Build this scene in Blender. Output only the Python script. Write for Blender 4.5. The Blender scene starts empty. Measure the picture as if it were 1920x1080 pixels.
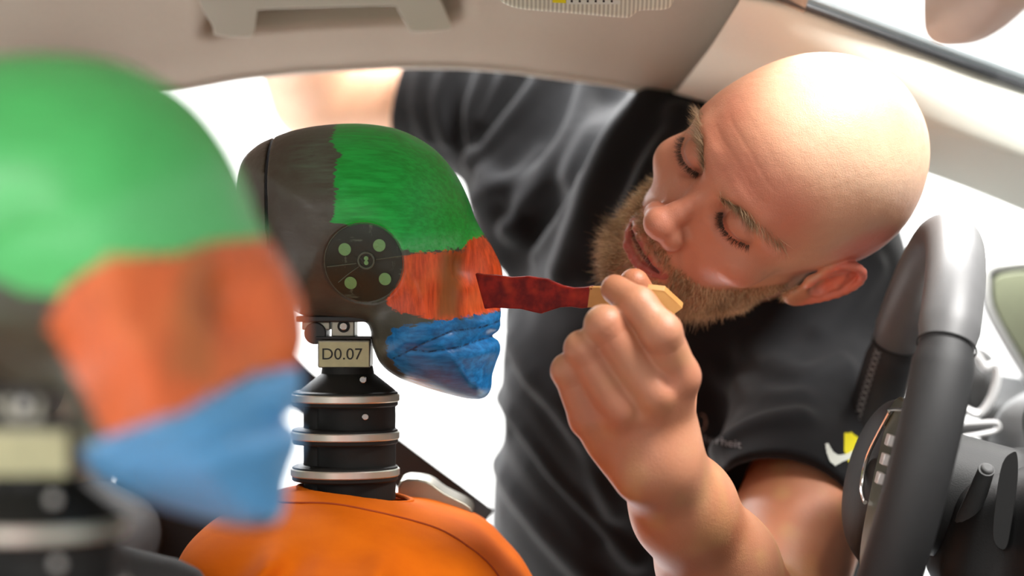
import bpy, math, random
import numpy as np
from mathutils import Vector, Matrix

random.seed(7); rng = np.random.default_rng(7)
SC = bpy.context.scene
COL = SC.collection
FPX = 3900.0            # focal length in pixels of the 1920 px frame
CZ = 1.15               # height of the camera above the hall floor
F32 = np.float32

# ------------------------------------------------------------------ camera
cam_d = bpy.data.cameras.new('camera'); cam = bpy.data.objects.new('camera', cam_d); COL.objects.link(cam)
cam.location = (0, 0, CZ); cam.rotation_euler = (math.pi / 2, 0, 0)
cam_d.sensor_width = 36; cam_d.lens = 36 * FPX / 1920
cam_d.clip_start = 0.05; cam_d.clip_end = 100
cam_d.dof.use_dof = True; cam_d.dof.focus_distance = 1.55; cam_d.dof.aperture_fstop = 2.8
SC.camera = cam
# ------------------------------------------------------------------ world and light
w = bpy.data.worlds.new('hall_light'); SC.world = w; w.use_nodes = True
bg = w.node_tree.nodes['Background']; bg.inputs[0].default_value = (1.0, 0.985, 0.96, 1); bg.inputs[1].default_value = 0.47
SC.view_settings.view_transform = 'Standard'; SC.view_settings.look = 'None'
SC.view_settings.gamma = 1.0; SC.view_settings.exposure = 0.0; SC.view_settings.use_curve_mapping = False


def area(name, loc, target, size, power, col=(1, 1, 1), sy=None):
    d = bpy.data.lights.new(name, 'AREA'); d.size = size; d.energy = power; d.color = col
    if sy: d.shape = 'RECTANGLE'; d.size_y = sy
    o = bpy.data.objects.new(name, d); COL.objects.link(o); o.location = loc
    o.rotation_euler = (Vector(target) - Vector(loc)).to_track_quat('-Z', 'Y').to_euler()
    return o


area('hall_and_fill_lamp', (1.05, 1.0, 2.75), (0.25, 1.65, 1.3), .8, 105, (1, .98, .95))        # through the windscreen
area('hall_and_fill_lamp', (.75, 3.0, 2.7), (0.25, 1.65, 1.25), 1.1, 165, (1, .98, .96))      # above the far wing
area('hall_and_fill_lamp', (-1.2, 5.0, 3.4), (0, 2.0, 1.0), 2.2, 420, (.96, .98, 1))         # behind the man
area('hall_and_fill_lamp', (-.9, 2.45, 3.1), (-.1, 2.1, 1.3), 1.4, 190, (.97, .98, 1))         # above the open door
area('hall_and_fill_lamp', (0.0, 4.6, 3.3), (0, 6.6, 1.2), 3.0, 260, (1, 1, 1))              # added to wash the hall wall white
area('hall_and_fill_lamp', (-.9, -1.0, 1.78), (-0.1, 1.4, 1.15), .8, 21, (1, .98, .95))      # fill light added on the camera side of the car

# ------------------------------------------------------------------ helpers


def P(px, py, Y):
    return np.array([(px - 960) * Y / FPX, Y, CZ + (540 - py) * Y / FPX])


def lin(r, g, b):
    f = lambda c: (c / 255 / 12.92) if c / 255 <= .04045 else ((c / 255 + .055) / 1.055) ** 2.4
    return (f(r), f(g), f(b), 1.0)


def smin(a, b, k):
    h = np.maximum(k - np.abs(a - b), 0) / k
    return np.minimum(a, b) - h * h * k * .25


def smax(a, b, k): return -smin(-a, -b, k)


def sph(p, c, r): return np.sqrt(((p - np.asarray(c, F32)) ** 2).sum(1)) - r


def rcone(p, a, b, r1, r2):
    a = np.asarray(a, F32); ba = np.asarray(b, F32) - a
    pa = p - a; t = np.clip(pa @ ba / max(float(ba @ ba), 1e-12), 0, 1)
    d = pa - t[:, None] * ba
    return np.sqrt((d * d).sum(1)) - (r1 + (r2 - r1) * t)


def ell(p, c, r, R=None):
    q = p - np.asarray(c, F32)
    if R is not None: q = q @ np.asarray(R, F32).T
    r = np.asarray(r, F32); k0 = np.sqrt(((q / r) ** 2).sum(1)); k1 = np.sqrt(((q / (r * r)) ** 2).sum(1)) + 1e-9
    return k0 * (k0 - 1) / k1


def box(p, c, h, rr, R=None):
    q = p - np.asarray(c, F32)
    if R is not None: q = q @ np.asarray(R, F32).T
    q = np.abs(q) - (np.asarray(h, F32) - rr)
    return np.sqrt((np.maximum(q, 0) ** 2).sum(1)) + np.minimum(q.max(1), 0) - rr


def chain(p, pts, rs, k=None):
    d = None
    for i in range(len(pts) - 1):
        e = rcone(p, pts[i], pts[i + 1], rs[i], rs[i + 1])
        d = e if d is None else (np.minimum(d, e) if not k else smin(d, e, k))
    return d


def seg_dist(p, pts):
    d = None
    for i in range(len(pts) - 1):
        e = rcone(p, pts[i], pts[i + 1], 0, 0)
        d = e if d is None else np.minimum(d, e)
    return d


def smooth(t): t = np.clip(t, 0, 1); return t * t * (3 - 2 * t)


def vnoise(p, scale, seed=0):
    """smooth value noise in -1..1"""
    q = p * scale + seed * 17.13
    i = np.floor(q).astype(np.int64); f = (q - i); f = f * f * (3 - 2 * f)
    def hsh(a, b, c):
        n = (a * 374761393 + b * 668265263 + c * 2147483647 + seed * 974711) & 0xffffffff
        n = ((n ^ (n >> 13)) * 1274126177) & 0xffffffff
        return ((n ^ (n >> 16)) & 0xffff) / 32767.5 - 1
    r = 0
    for dx in (0, 1):
        for dy in (0, 1):
            for dz in (0, 1):
                wgt = (f[:, 0] if dx else 1 - f[:, 0]) * (f[:, 1] if dy else 1 - f[:, 1]) * (f[:, 2] if dz else 1 - f[:, 2])
                r = r + wgt * hsh(i[:, 0] + dx, i[:, 1] + dy, i[:, 2] + dz)
    return r


def surfnets(f, lo, hi, h, B=8):
    lo = np.asarray(lo, float); hi = np.asarray(hi, float)
    nb = np.ceil((hi - lo) / (h * B)).astype(int) + 1; n = nb * B
    ci = np.stack(np.meshgrid(*[np.arange(k) for k in nb], indexing='ij'), -1).reshape(-1, 3)
    cp = (lo + (ci * B + (B - 1) / 2) * h).astype(F32)
    cv = np.concatenate([f(cp[i:i + 200000]) for i in range(0, len(cp), 200000)])
    keep = np.abs(cv) < h * B * 1.55
    vals = np.repeat(np.repeat(np.repeat(np.where(cv < 0, -1, 1).astype(F32).reshape(nb), B, 0), B, 1), B, 2)
    off = np.stack(np.meshgrid(*[np.arange(B)] * 3, indexing='ij'), -1).reshape(-1, 3)
    kb = ci[keep] * B
    for s in range(0, len(kb), 400):
        idx = (kb[s:s + 400, None, :] + off[None]).reshape(-1, 3)
        vals[idx[:, 0], idx[:, 1], idx[:, 2]] = f((lo + idx * h).astype(F32))
    sg = vals < 0
    c = np.zeros(tuple(n - 1), np.int8)
    cor = [(a, b, d) for a in (0, 1) for b in (0, 1) for d in (0, 1)]
    for a, b, d in cor: c += sg[a:a + n[0] - 1, b:b + n[1] - 1, d:d + n[2] - 1]
    act = np.argwhere((c > 0) & (c < 8))
    cid = -np.ones(tuple(n - 1), np.int32); cid[act[:, 0], act[:, 1], act[:, 2]] = np.arange(len(act))
    acc = np.zeros((len(act), 3)); cnt = np.zeros(len(act))
    for a in cor:
        for ax in range(3):
            if a[ax]: continue
            b = list(a); b[ax] = 1
            va = vals[act[:, 0] + a[0], act[:, 1] + a[1], act[:, 2] + a[2]]
            vb = vals[act[:, 0] + b[0], act[:, 1] + b[1], act[:, 2] + b[2]]
            m = (va < 0) != (vb < 0); t = np.where(m, va / np.where(m, va - vb, 1), 0)
            pos = np.array(a, float)[None].repeat(len(act), 0); pos[:, ax] = t
            acc[m] += pos[m]; cnt[m] += 1
    V = lo + (act + acc / np.maximum(cnt, 1)[:, None]) * h
    Q = []
    for ax in range(3):
        o = [k for k in range(3) if k != ax]
        sl0 = [slice(1, -1)] * 3; sl1 = [slice(1, -1)] * 3
        sl0[ax] = slice(0, n[ax] - 1); sl1[ax] = slice(1, n[ax])
        A, Bv = sg[tuple(sl0)], sg[tuple(sl1)]
        e = np.argwhere(A != Bv); ins = A[e[:, 0], e[:, 1], e[:, 2]]
        e = e.copy(); e[:, o[0]] += 1; e[:, o[1]] += 1
        def cell(da, db):
            k = e.copy(); k[:, o[0]] -= da; k[:, o[1]] -= db
            return cid[k[:, 0], k[:, 1], k[:, 2]]
        q = np.stack([cell(1, 1), cell(0, 1), cell(0, 0), cell(1, 0)], 1)
        flip = ins if ax != 1 else ~ins
        q = np.where(flip[:, None], q, q[:, ::-1]); Q.append(q[(q >= 0).all(1)])
    return V.astype(F32), np.concatenate(Q).astype(np.int32)


def relax(V, Q, it=2, k=.5):
    E = np.concatenate([Q[:, [0, 1]], Q[:, [1, 2]], Q[:, [2, 3]], Q[:, [3, 0]]]); E = np.concatenate([E, E[:, ::-1]])
    cnt = np.bincount(E[:, 0], minlength=len(V)).astype(F32)[:, None]
    for _ in range(it):
        s = np.stack([np.bincount(E[:, 0], weights=V[E[:, 1], j], minlength=len(V)) for j in range(3)], 1)
        V = V + (s / np.maximum(cnt, 1) - V) * k
    return V.astype(F32)


def np_mesh(name, V, Q, mat=None, smooth_=True):
    me = bpy.data.meshes.new(name); nv, nq = len(V), len(Q); kk = Q.shape[1]
    me.vertices.add(nv); me.vertices.foreach_set('co', np.ascontiguousarray(V, F32).ravel())
    me.loops.add(nq * kk); me.loops.foreach_set('vertex_index', np.ascontiguousarray(Q, np.int32).ravel())
    me.polygons.add(nq); me.polygons.foreach_set('loop_start', np.arange(0, nq * kk, kk, dtype=np.int32))
    me.polygons.foreach_set('loop_total', np.full(nq, kk, np.int32))
    me.polygons.foreach_set('use_smooth', np.full(nq, smooth_))
    me.update(calc_edges=True)
    if mat: me.materials.append(mat)
    return me


def attr_col(me, C, name='Col'):
    a = me.attributes.new(name, 'FLOAT_COLOR', 'POINT')
    a.data.foreach_set('color', np.concatenate([C, np.ones((len(C), 1))], 1).astype(F32).ravel())


def attr_f(me, v, name):
    a = me.attributes.new(name, 'FLOAT', 'POINT'); a.data.foreach_set('value', np.asarray(v, F32))


def obj(name, me, parent=None, loc=None):
    o = bpy.data.objects.new(name, me); COL.objects.link(o)
    if parent: o.parent = parent
    if loc is not None: o.location = loc
    return o


def tag(o, label=None, cat=None, group=None, kind=None):
    if label: o['label'] = label
    if cat: o['category'] = cat
    if group: o['group'] = group
    if kind: o['kind'] = kind
    return o


def empty(name, loc):
    o = bpy.data.objects.new(name, None); COL.objects.link(o); o.location = loc; o.empty_display_size = .05
    return o


def sub(me_V, root): return me_V - np.asarray(root, F32)


class MB:
    def __init__(s): s.v = []; s.f = []
    def add(s, V, Fc):
        b = len(s.v); s.v += [tuple(map(float, x)) for x in V]; s.f += [tuple(b + i for i in f) for f in Fc]; return s
    def box(s, lo, hi):
        (a, b, c), (d, e, g) = lo, hi
        return s.add([(a, b, c), (d, b, c), (d, e, c), (a, e, c), (a, b, g), (d, b, g), (d, e, g), (a, e, g)],
                     [(3, 2, 1, 0), (4, 5, 6, 7), (0, 1, 5, 4), (1, 2, 6, 5), (2, 3, 7, 6), (3, 0, 4, 7)])
    def tube(s, pts, r, n=10, closed=False):
        pts = [Vector(p) for p in pts]; m = len(pts); rs = r if hasattr(r, '__len__') else [r] * m
        V = []; up = None
        for i in range(m):
            a = pts[i - 1] if (i or closed) else pts[i]; b = pts[(i + 1) % m] if (i < m - 1 or closed) else pts[i]
            t = (b - a).normalized()
            if up is None: up = t.orthogonal().normalized()
            up = (up - t * up.dot(t)).normalized(); bi = t.cross(up)
            for k in range(n):
                an = 2 * math.pi * k / n; V.append(pts[i] + (up * math.cos(an) + bi * math.sin(an)) * rs[i])
        Fc = [(i * n + k, i * n + (k + 1) % n, ((i + 1) % m) * n + (k + 1) % n, ((i + 1) % m) * n + k)
              for i in range(m if closed else m - 1) for k in range(n)]
        if not closed: Fc += [tuple(range(n))[::-1], tuple((m - 1) * n + k for k in range(n))]
        return s.add(V, Fc)
    def lathe(s, prof, c=(0, 0, 0), n=64):
        V = [(c[0] + r * math.cos(2 * math.pi * k / n), c[1] + r * math.sin(2 * math.pi * k / n), c[2] + z) for r, z in prof for k in range(n)]
        m = len(prof)
        Fc = [(i * n + k, i * n + (k + 1) % n, (i + 1) * n + (k + 1) % n, (i + 1) * n + k) for i in range(m - 1) for k in range(n)]
        return s.add(V, Fc)
    def prism(s, poly, f0, f1):
        """poly: list of 2-D points, f0/f1 map a point to front and back 3-D positions"""
        n = len(poly); V = [f0(*q) for q in poly] + [f1(*q) for q in poly]
        return s.add(V, [tuple(range(n))[::-1], tuple(range(n, 2 * n))] + [(i, (i + 1) % n, n + (i + 1) % n, n + i) for i in range(n)])
    def build(s, name, mat, parent=None, root=(0, 0, 0), bevel=0, seg=3, smooth_=True, subd=0, kind=None):
        me = bpy.data.meshes.new(name)
        me.from_pydata([(x - root[0], y - root[1], z - root[2]) for x, y, z in s.v], [], s.f); me.update()
        if mat: me.materials.append(mat)
        import bmesh
        bm = bmesh.new(); bm.from_mesh(me); bmesh.ops.recalc_face_normals(bm, faces=bm.faces); bm.to_mesh(me); bm.free()
        if smooth_:
            for p in me.polygons: p.use_smooth = True
        o = obj(name, me, parent)
        if bevel:
            b = o.modifiers.new('b', 'BEVEL'); b.width = bevel; b.segments = seg; b.limit_method = 'ANGLE'; b.angle_limit = math.radians(30)
        if subd: m = o.modifiers.new('s', 'SUBSURF'); m.levels = m.render_levels = subd
        if smooth_ and not subd:
            try: me.set_sharp_from_angle(angle=math.radians(35))
            except Exception: pass
        return o


def catmull(pts, n=8, closed=False):
    pts = [np.asarray(p, float) for p in pts]; m = len(pts); out = []
    for i in range(m if closed else m - 1):
        p0 = pts[(i - 1) % m] if closed or i else pts[0]; p1 = pts[i]; p2 = pts[(i + 1) % m]
        p3 = pts[(i + 2) % m] if closed or i < m - 2 else pts[-1]
        for k in range(n):
            t = k / n
            out.append(.5 * ((2 * p1) + (-p0 + p2) * t + (2 * p0 - 5 * p1 + 4 * p2 - p3) * t * t + (-p0 + 3 * p1 - 3 * p2 + p3) * t ** 3))
    if not closed: out.append(pts[-1])
    return out


def poly_sdf2(x, z, poly):
    """signed distance to a 2-D polygon, negative inside"""
    d = np.full(x.shape, 1e9); ins = np.zeros(x.shape, bool); m = len(poly)
    for i in range(m):
        ax, az = poly[i]; bx, bz = poly[(i + 1) % m]; ex, ez = bx - ax, bz - az
        wx, wz = x - ax, z - az; t = np.clip((wx * ex + wz * ez) / (ex * ex + ez * ez + 1e-15), 0, 1)
        d = np.minimum(d, (wx - ex * t) ** 2 + (wz - ez * t) ** 2)
        c = ((az > z) != (bz > z)) & (x < ex * (z - az) / (ez if abs(ez) > 1e-12 else 1e-12) + ax); ins ^= c
    return np.where(ins, -1, 1) * np.sqrt(d)


class Prof:
    """cached 2-D profile distance with bilinear lookup"""
    def __init__(s, poly, h=.001, pad=.05):
        P_ = np.array(poly); s.lo = P_.min(0) - pad; s.h = h; n = np.ceil((P_.max(0) + pad - s.lo) / h).astype(int) + 1
        X, Z = np.meshgrid(s.lo[0] + np.arange(n[0]) * h, s.lo[1] + np.arange(n[1]) * h, indexing='ij')
        s.g = poly_sdf2(X, Z, poly).astype(F32); s.n = n
    def blur(s, it):
        g = s.g
        for _ in range(it):
            q = np.pad(g, 1, mode='edge'); g = (q[:-2, 1:-1] + q[2:, 1:-1] + q[1:-1, :-2] + q[1:-1, 2:] + 4 * q[1:-1, 1:-1]) / 8
        s.g = g; return s
    def __call__(s, x, z):
        u = np.clip((x - s.lo[0]) / s.h, 0, s.n[0] - 1.001); v = np.clip((z - s.lo[1]) / s.h, 0, s.n[1] - 1.001)
        i = u.astype(int); j = v.astype(int); a = u - i; b = v - j; g = s.g
        return g[i, j] * (1 - a) * (1 - b) + g[i + 1, j] * a * (1 - b) + g[i, j + 1] * (1 - a) * b + g[i + 1, j + 1] * a * b


def hit(f, px, py, y0=1.3, y1=2.6):
    """first surface point of an SDF along the camera's line of sight"""
    px = np.atleast_1d(np.asarray(px, float)); py = np.atleast_1d(np.asarray(py, float))
    D = np.stack([(px - 960) / FPX, np.ones_like(px), (540 - py) / FPX], 1); t = np.full(len(px), y0)
    for _ in range(90):
        p = D * t[:, None] + [0, 0, CZ]; t = np.minimum(t + f(p.astype(F32)) * .6, y1)
    return D * t[:, None] + [0, 0, CZ], t < y1 - 1e-3


# ------------------------------------------------------------------ materials
class N:
    def __init__(s, name):
        s.m = bpy.data.materials.new(name); s.m.use_nodes = True; s.t = s.m.node_tree; s.b = s.t.nodes['Principled BSDF']
    def n(s, ty, **k):
        o = s.t.nodes.new(ty)
        for a, v in k.items(): setattr(o, a, v)
        return o
    def l(s, a, b): s.t.links.new(a, b)
    def val(s, i, v):
        if hasattr(v, 'is_linked') or hasattr(v, 'links'): s.l(v, i)
        else: i.default_value = v
    def math(s, op, a, b=0.0, clamp=False):
        o = s.n('ShaderNodeMath', operation=op, use_clamp=clamp); s.val(o.inputs[0], a); s.val(o.inputs[1], b); return o.outputs[0]
    def noise(s, scale, detail=4, rough=.55, vec=None, stretch=None):
        o = s.n('ShaderNodeTexNoise'); o.inputs['Scale'].default_value = scale; o.inputs['Detail'].default_value = detail
        o.inputs['Roughness'].default_value = rough
        tc = s.n('ShaderNodeTexCoord'); v = tc.outputs['Object']
        if stretch:
            mp = s.n('ShaderNodeMapping'); mp.inputs['Scale'].default_value = stretch; s.l(v, mp.inputs[0]); v = mp.outputs[0]
        s.l(v, o.inputs['Vector']); return o.outputs['Fac']
    def attr(s, name, out='Fac'):
        o = s.n('ShaderNodeAttribute', attribute_name=name); return o.outputs[out]
    def mix(s, fac, a, b):
        o = s.n('ShaderNodeMix', data_type='RGBA'); s.val(o.inputs[0], fac); s.val(o.inputs[6], a); s.val(o.inputs[7], b); return o.outputs[2]
    def step(s, v, e0, e1):
        o = s.n('ShaderNodeMapRange', interpolation_type='SMOOTHSTEP'); s.val(o.inputs[0], v)
        o.inputs[1].default_value = e0; o.inputs[2].default_value = e1; return o.outputs[0]
    def bump(s, v, strength=.3, dist=.001):
        o = s.n('ShaderNodeBump'); o.inputs['Strength'].default_value = strength; o.inputs['Distance'].default_value = dist
        s.l(v, o.inputs['Height']); s.l(o.outputs[0], s.b.inputs['Normal'])
    def set(s, **k):
        mp = dict(col='Base Color', rough='Roughness', metal='Metallic', spec='Specular IOR Level', sss='Subsurface Weight',
                  sheen='Sheen Weight', coat='Coat Weight', trans='Transmission Weight', alpha='Alpha')
        for a, v in k.items(): s.val(s.b.inputs[mp[a]], v)
        return s


def mat(name, col, rough=.5, metal=0, spec=.5, nz=None, amt=.12, bump=None, **k):
    s = N(name); c2 = tuple(c * (1 - amt) for c in col[:3]) + (1,)
    s.set(rough=rough, metal=metal, spec=spec, **k)
    f = s.noise(nz or 25)
    s.set(col=s.mix(f, c2, tuple(min(1, c * (1 + amt)) for c in col[:3]) + (1,)))
    if bump: s.bump(s.noise(bump[0], 3), bump[1], bump[2])
    return s.m


M = {}
M['headliner'] = mat('headliner_fabric', lin(172, 160, 146), .95, spec=.15, nz=300, amt=.06, bump=(1500, .25, .0006))
M['trim'] = mat('pillar_fabric', lin(226, 227, 215), .9, spec=.2, nz=500, amt=.04, bump=(1800, .2, .0004))
M['lip'] = mat('pale_rubber_lip', lin(196, 190, 178), .6)
M['handle'] = mat('handle_plastic', lin(216, 212, 200), .42, amt=.03)
M['recess'] = mat('recess_fabric', lin(96, 94, 78), .9, spec=.2, nz=400, amt=.06)
M['black'] = mat('black_plastic', (.012, .012, .012, 1), .45)
M['rubber'] = mat('black_rubber', (.012, .012, .011, 1), .6, spec=.35, bump=(400, .2, .0004))
M['seal'] = mat('window_seal', (.02, .022, .025, 1), .35)
M['visor'] = None
M['leather'] = mat('wheel_leather', (.13, .13, .132, 1), .45, spec=.5, nz=60, bump=(1300, .25, .0003))  # smooth leather, base lightened to stand in for the broad sheen
M['leather2'] = mat('perforated_leather', (.026, .026, .027, 1), .55, spec=.4, nz=60, bump=(1600, .5, .0004))
M['groove'] = mat('groove_black', (.006, .006, .006, 1), .7)
M['thread'] = mat('grey_thread', (.35, .35, .35, 1), .7)
M['chrome'] = mat('satin_chrome', (.78, .76, .72, 1), .22, metal=1)
M['silver'] = mat('pale_silver_plastic', (.75, .75, .75, 1), .35, metal=.3)
M['steel'] = N('neck_plate_steel')
s = M['steel']; f = s.noise(30, 3, stretch=(1, 1, .1)); s.set(metal=.85, rough=.42, col=s.mix(s.step(f, .35, .65), (.66, .70, .60, 1), (.92, .80, .72, 1))); M['steel'] = s.m
M['alu'] = mat('dull_aluminium', (.36, .34, .28, 1), .42, metal=.8, nz=60)
M['dash'] = mat('dash_plastic', lin(88, 88, 88), .7, spec=.3, nz=300, bump=(900, .3, .0005))
M['dashdark'] = mat('dark_dash_plastic', (.007, .007, .007, 1), .6, nz=300, bump=(900, .3, .0005))
M['green_pad'] = mat('olive_gloss_insert', lin(70, 74, 56), .28)
M['label'] = mat('aged_label_paper', lin(196, 192, 150), .55, nz=120, amt=.2)
M['ink'] = mat('black_ink', (.01, .01, .01, 1), .6)
M['white_print'] = mat('white_print', lin(215, 218, 208), .6, amt=.05)
M['grey_print'] = mat('grey_print', lin(120, 118, 120), .7)
M['tan_print'] = mat('tan_print', lin(150, 125, 112), .7)
M['yellow_print'] = mat('yellow_print', lin(228, 214, 10), .6, nz=400, amt=.1)
M['wood'] = N('pale_wood')
s = M['wood']; f = s.noise(60, 5, stretch=(.12, 1, 1)); s.set(rough=.6, col=s.mix(f, lin(170, 110, 48), lin(212, 160, 92))); M['wood'] = s.m
s = N('paint_caked_wood'); f = s.noise(90, 5); f2 = s.noise(35, 3)
c = s.mix(s.step(f, .35, .7), (.12, .002, .002, 1), (.30, .012, .005, 1)); c = s.mix(s.step(f2, .55, .75), c, (.42, .03, .008, 1))
s.set(rough=.5, spec=.25, col=c); s.bump(s.noise(160, 4), .6, .0012); M['redpaint'] = s.m
M['glass'] = N('windscreen_glass')
s = M['glass']; tr = s.n('ShaderNodeBsdfTransparent'); gl = s.n('ShaderNodeBsdfGlossy'); gl.inputs['Roughness'].default_value = .02
mx = s.n('ShaderNodeMixShader'); mx.inputs[0].default_value = .012; s.l(tr.outputs[0], mx.inputs[1]); s.l(gl.outputs[0], mx.inputs[2])
s.l(mx.outputs[0], s.t.nodes['Material Output'].inputs[0]); M['glass'] = s.m
M['belt'] = mat('belt_webbing', (.012, .012, .012, 1), .8, nz=800, bump=(900, .4, .0006))
M['seat'] = mat('seat_fabric', (.02, .02, .021, 1), .85, nz=300, bump=(700, .5, .001))
M['floor'] = mat('hall_floor', lin(225, 225, 222), .5, nz=3, amt=.03)
M['hallwall'] = mat('hall_wall', lin(246, 246, 244), .8, nz=2, amt=.01)
M['jeans'] = mat('blue_jeans', lin(80, 105, 150), .9, nz=300, bump=(900, .5, .001))
M['shoe'] = mat('shoe_leather', (.03, .03, .03, 1), .6)
s = N('visor_fabric'); tc = s.n('ShaderNodeTexCoord'); wv = s.n('ShaderNodeTexWave', bands_direction='X'); wv.inputs['Scale'].default_value = 95
wv.inputs['Distortion'].default_value = .1; s.l(tc.outputs['Object'], wv.inputs[0])
s.set(rough=.8, col=s.mix(wv.outputs['Fac'], lin(176, 172, 156), lin(226, 224, 208))); s.bump(wv.outputs['Fac'], .4, .0006); M['visor'] = s.m
# orange dummy shirt
s = N('orange_cotton'); f = s.noise(9, 4); f2 = s.noise(700, 2)
c = s.mix(s.step(f, .3, .75), (.60, .115, .003, 1), (.76, .17, .004, 1)); c = s.mix(s.math('MULTIPLY', f2, .12), c, (.3, .03, .0, 1))
s.set(rough=.95, spec=.1, col=c); s.bump(f2, .3, .0005); M['orange'] = s.m
M['orange_seam'] = mat('orange_seam_thread', (.33, .045, .004, 1), .9)
# T-shirt
s = N('black_cotton'); f2 = s.noise(900, 2); f = s.noise(14, 3)
s.set(rough=.85, spec=.2, sheen=.10, col=s.mix(f, (.005, .005, .006, 1), (.010, .0105, .012, 1))); s.bump(f2, .35, .0005); M['shirt'] = s.m
s.b.inputs['Sheen Roughness'].default_value = .5
# skin
s = N('skin'); a = s.attr('Col', 'Color'); f = s.noise(160, 5, .6); f3 = s.noise(28, 3)
c = s.mix(s.step(f, .3, .75), a, (.62, .33, .22, 1)); mx = s.t.nodes[c.node.name]; 
m2 = s.math('MULTIPLY', s.step(f, .45, .75), .10); c = s.mix(m2, a, (.50, .17, .12, 1)); m3 = s.math('MULTIPLY', s.step(f3, .45, .7), .22); c = s.mix(m3, c, (.60, .27, .17, 1))
s.set(rough=.42, spec=.45, sss=.12, col=c); s.b.inputs['Subsurface Radius'].default_value = (1, .35, .18); s.b.inputs['Subsurface Scale'].default_value = .008
s.bump(s.math('ADD', s.noise(900, 3), s.math('MULTIPLY', s.noise(260, 4), .8)), .5, .0006); M['skin'] = s.m


def hairmat(name, a, b, rough=.5):
    s = N(name); f = s.attr('shade'); s.set(rough=rough, spec=.3, col=s.mix(f, a, b)); return s.m


M['beard'] = hairmat('beard_hair', (.22, .12, .05, 1), (.85, .62, .38, 1))
M['brow'] = hairmat('brow_hair', (.14, .075, .035, 1), (.46, .30, .17, 1))
M['lash'] = mat('lash_hair', (.075, .04, .025, 1), .6)
M['eyewhite'] = mat('eyeball', (.5, .42, .38, 1), .15)
M['iris'] = mat('iris', (.04, .07, .06, 1), .1)


def paint_mat(name, thin=1.0, bright=0.0):
    """vinyl head skin; paint fields come as distance attributes, edges broken up by brush noise"""
    s = N(name)
    fine = s.noise(260, 5, .65); st = s.noise(220, 4, .6, stretch=(.18, 1, 1.3)); big = s.noise(26, 4, .6); brushz = s.noise(240, 4, .6, stretch=(1.2, 1, .16))
    base = s.mix(s.step(s.attr('bx'), -.02, .075), (.062, .045, .032, 1), (.075, .080, .055, 1))
    base = s.mix(s.math('MULTIPLY', s.step(big, .4, .7), .35), base, (.12, .13, .10, 1))
    def edge(a, amp):
        d = s.attr(a); nz = s.math('MULTIPLY', s.math('SUBTRACT', st, .5), amp)
        return s.step(s.math('ADD', d, nz), .0012, -.0008)
    # thin teal smear behind the green field
    sm = s.math('MULTIPLY', s.step(s.attr('dS'), .012, -.02), s.step(st, .25, .8)); base = s.mix(s.math('MULTIPLY', sm, .75), base, (.13, .20, .14, 1))
    g = s.mix(s.step(st, .3, .72), (.002, .34, .035, 1), (.008, .54, .07, 1)); g = s.mix(s.math('MULTIPLY', s.step(big, .5, .75), .45), g, (.03, .62, .14, 1))
    g = s.mix(s.math('MULTIPLY', s.step(s.attr('dL'), .008, -.008), s.step(fine, .2, .75)), g, (.13, .55, .20, 1))
    o_ = s.mix(s.step(brushz, .3, .7), (.50, .055, .008, 1), (.86, .11, .022, 1)); o_ = s.mix(s.math('MULTIPLY', s.step(big, .5, .7), .4), o_, (.85, .20, .05, 1))
    o_ = s.mix(s.math('MULTIPLY', s.step(s.attr('dT'), .004, -.006), .78 * thin), o_, (.20, .10, .028, 1))
    bl = s.mix(s.step(st, .3, .7), (.004, .13, .38, 1), (.016, .25, .62, 1)); bl = s.mix(s.math('MULTIPLY', s.step(big, .52, .66), .5 * thin), bl, (.010, .055, .13, 1))
    c = s.mix(edge('dG', .016), base, g); c = s.mix(edge('dO', .012), c, o_); c = s.mix(edge('dB', .014), c, bl)
    # stitched crease lines
    c = s.mix(s.math('MULTIPLY', s.step(s.attr('dM'), .0012, .0002), s.step(fine, .35, .6)), c, (.004, .03, .08, 1))
    if bright:  # paler paint colours stand in for light from the camera side
        c = s.mix(s.math('MULTIPLY', edge('dG', .01), bright), c, (.22, .78, .30, 1)); c = s.mix(s.math('MULTIPLY', edge('dO', .01), bright * .6), c, (1, .35, .12, 1)); c = s.mix(s.math('MULTIPLY', edge('dB', .01), bright), c, (.25, .62, 1, 1))
    s.set(col=c, rough=s.math('ADD', s.math('MULTIPLY', st, .35), .2), spec=.5); s.bump(s.math('ADD', s.math('MULTIPLY', st, .6), s.math('MULTIPLY', fine, .4)), .35, .0008)
    return s.m


M['head_d'] = paint_mat('painted_vinyl')
M['head_p'] = paint_mat('painted_vinyl_heavy_lit', .7, .45)  # heavier paint, with camera-side light mixed into its colours
M['dot'] = mat('green_sticker', lin(120, 165, 105), .5, amt=.05)
s = N('scratched_dark_disc'); f = s.noise(70, 6, .7, stretch=(1, 1, .25)); f2 = s.noise(60, 5, .7, stretch=(.25, 1, 1))
m_ = s.math('MAXIMUM', s.step(f, .60, .66), s.step(f2, .60, .66)); s.set(rough=.4, col=s.mix(s.math('MULTIPLY', m_, .5), (.022, .028, .018, 1), (.16, .20, .14, 1))); M['disc'] = s.m
M['ringline'] = mat('pale_outline', (.10, .12, .085, 1), .5)

# ------------------------------------------------------------------ the setting
MB().box((-6, -3, -.05), (6, 6.8, 0)).build('floor', M['floor'], smooth_=False)['kind'] = 'structure'
MB().box((-6, 6.7, 0), (6, 6.8, 4.2)).build('wall_back', M['hallwall'], smooth_=False)['kind'] = 'structure'

# roof edge of the driver's door opening, in picture pixels at the rail's distance
YE = 1.93
edge_px = [(-900, 330), (-500, 260), (-100, 205), (150, 185), (340, 160), (450, 140), (560, 128), (740, 118), (860, 119), (950, 125), (1150, 152), (1310, 188), (1450, 232)]
epx = np.array(edge_px, float)


def ez(px): return np.interp(px, epx[:, 0], epx[:, 1])


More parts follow.
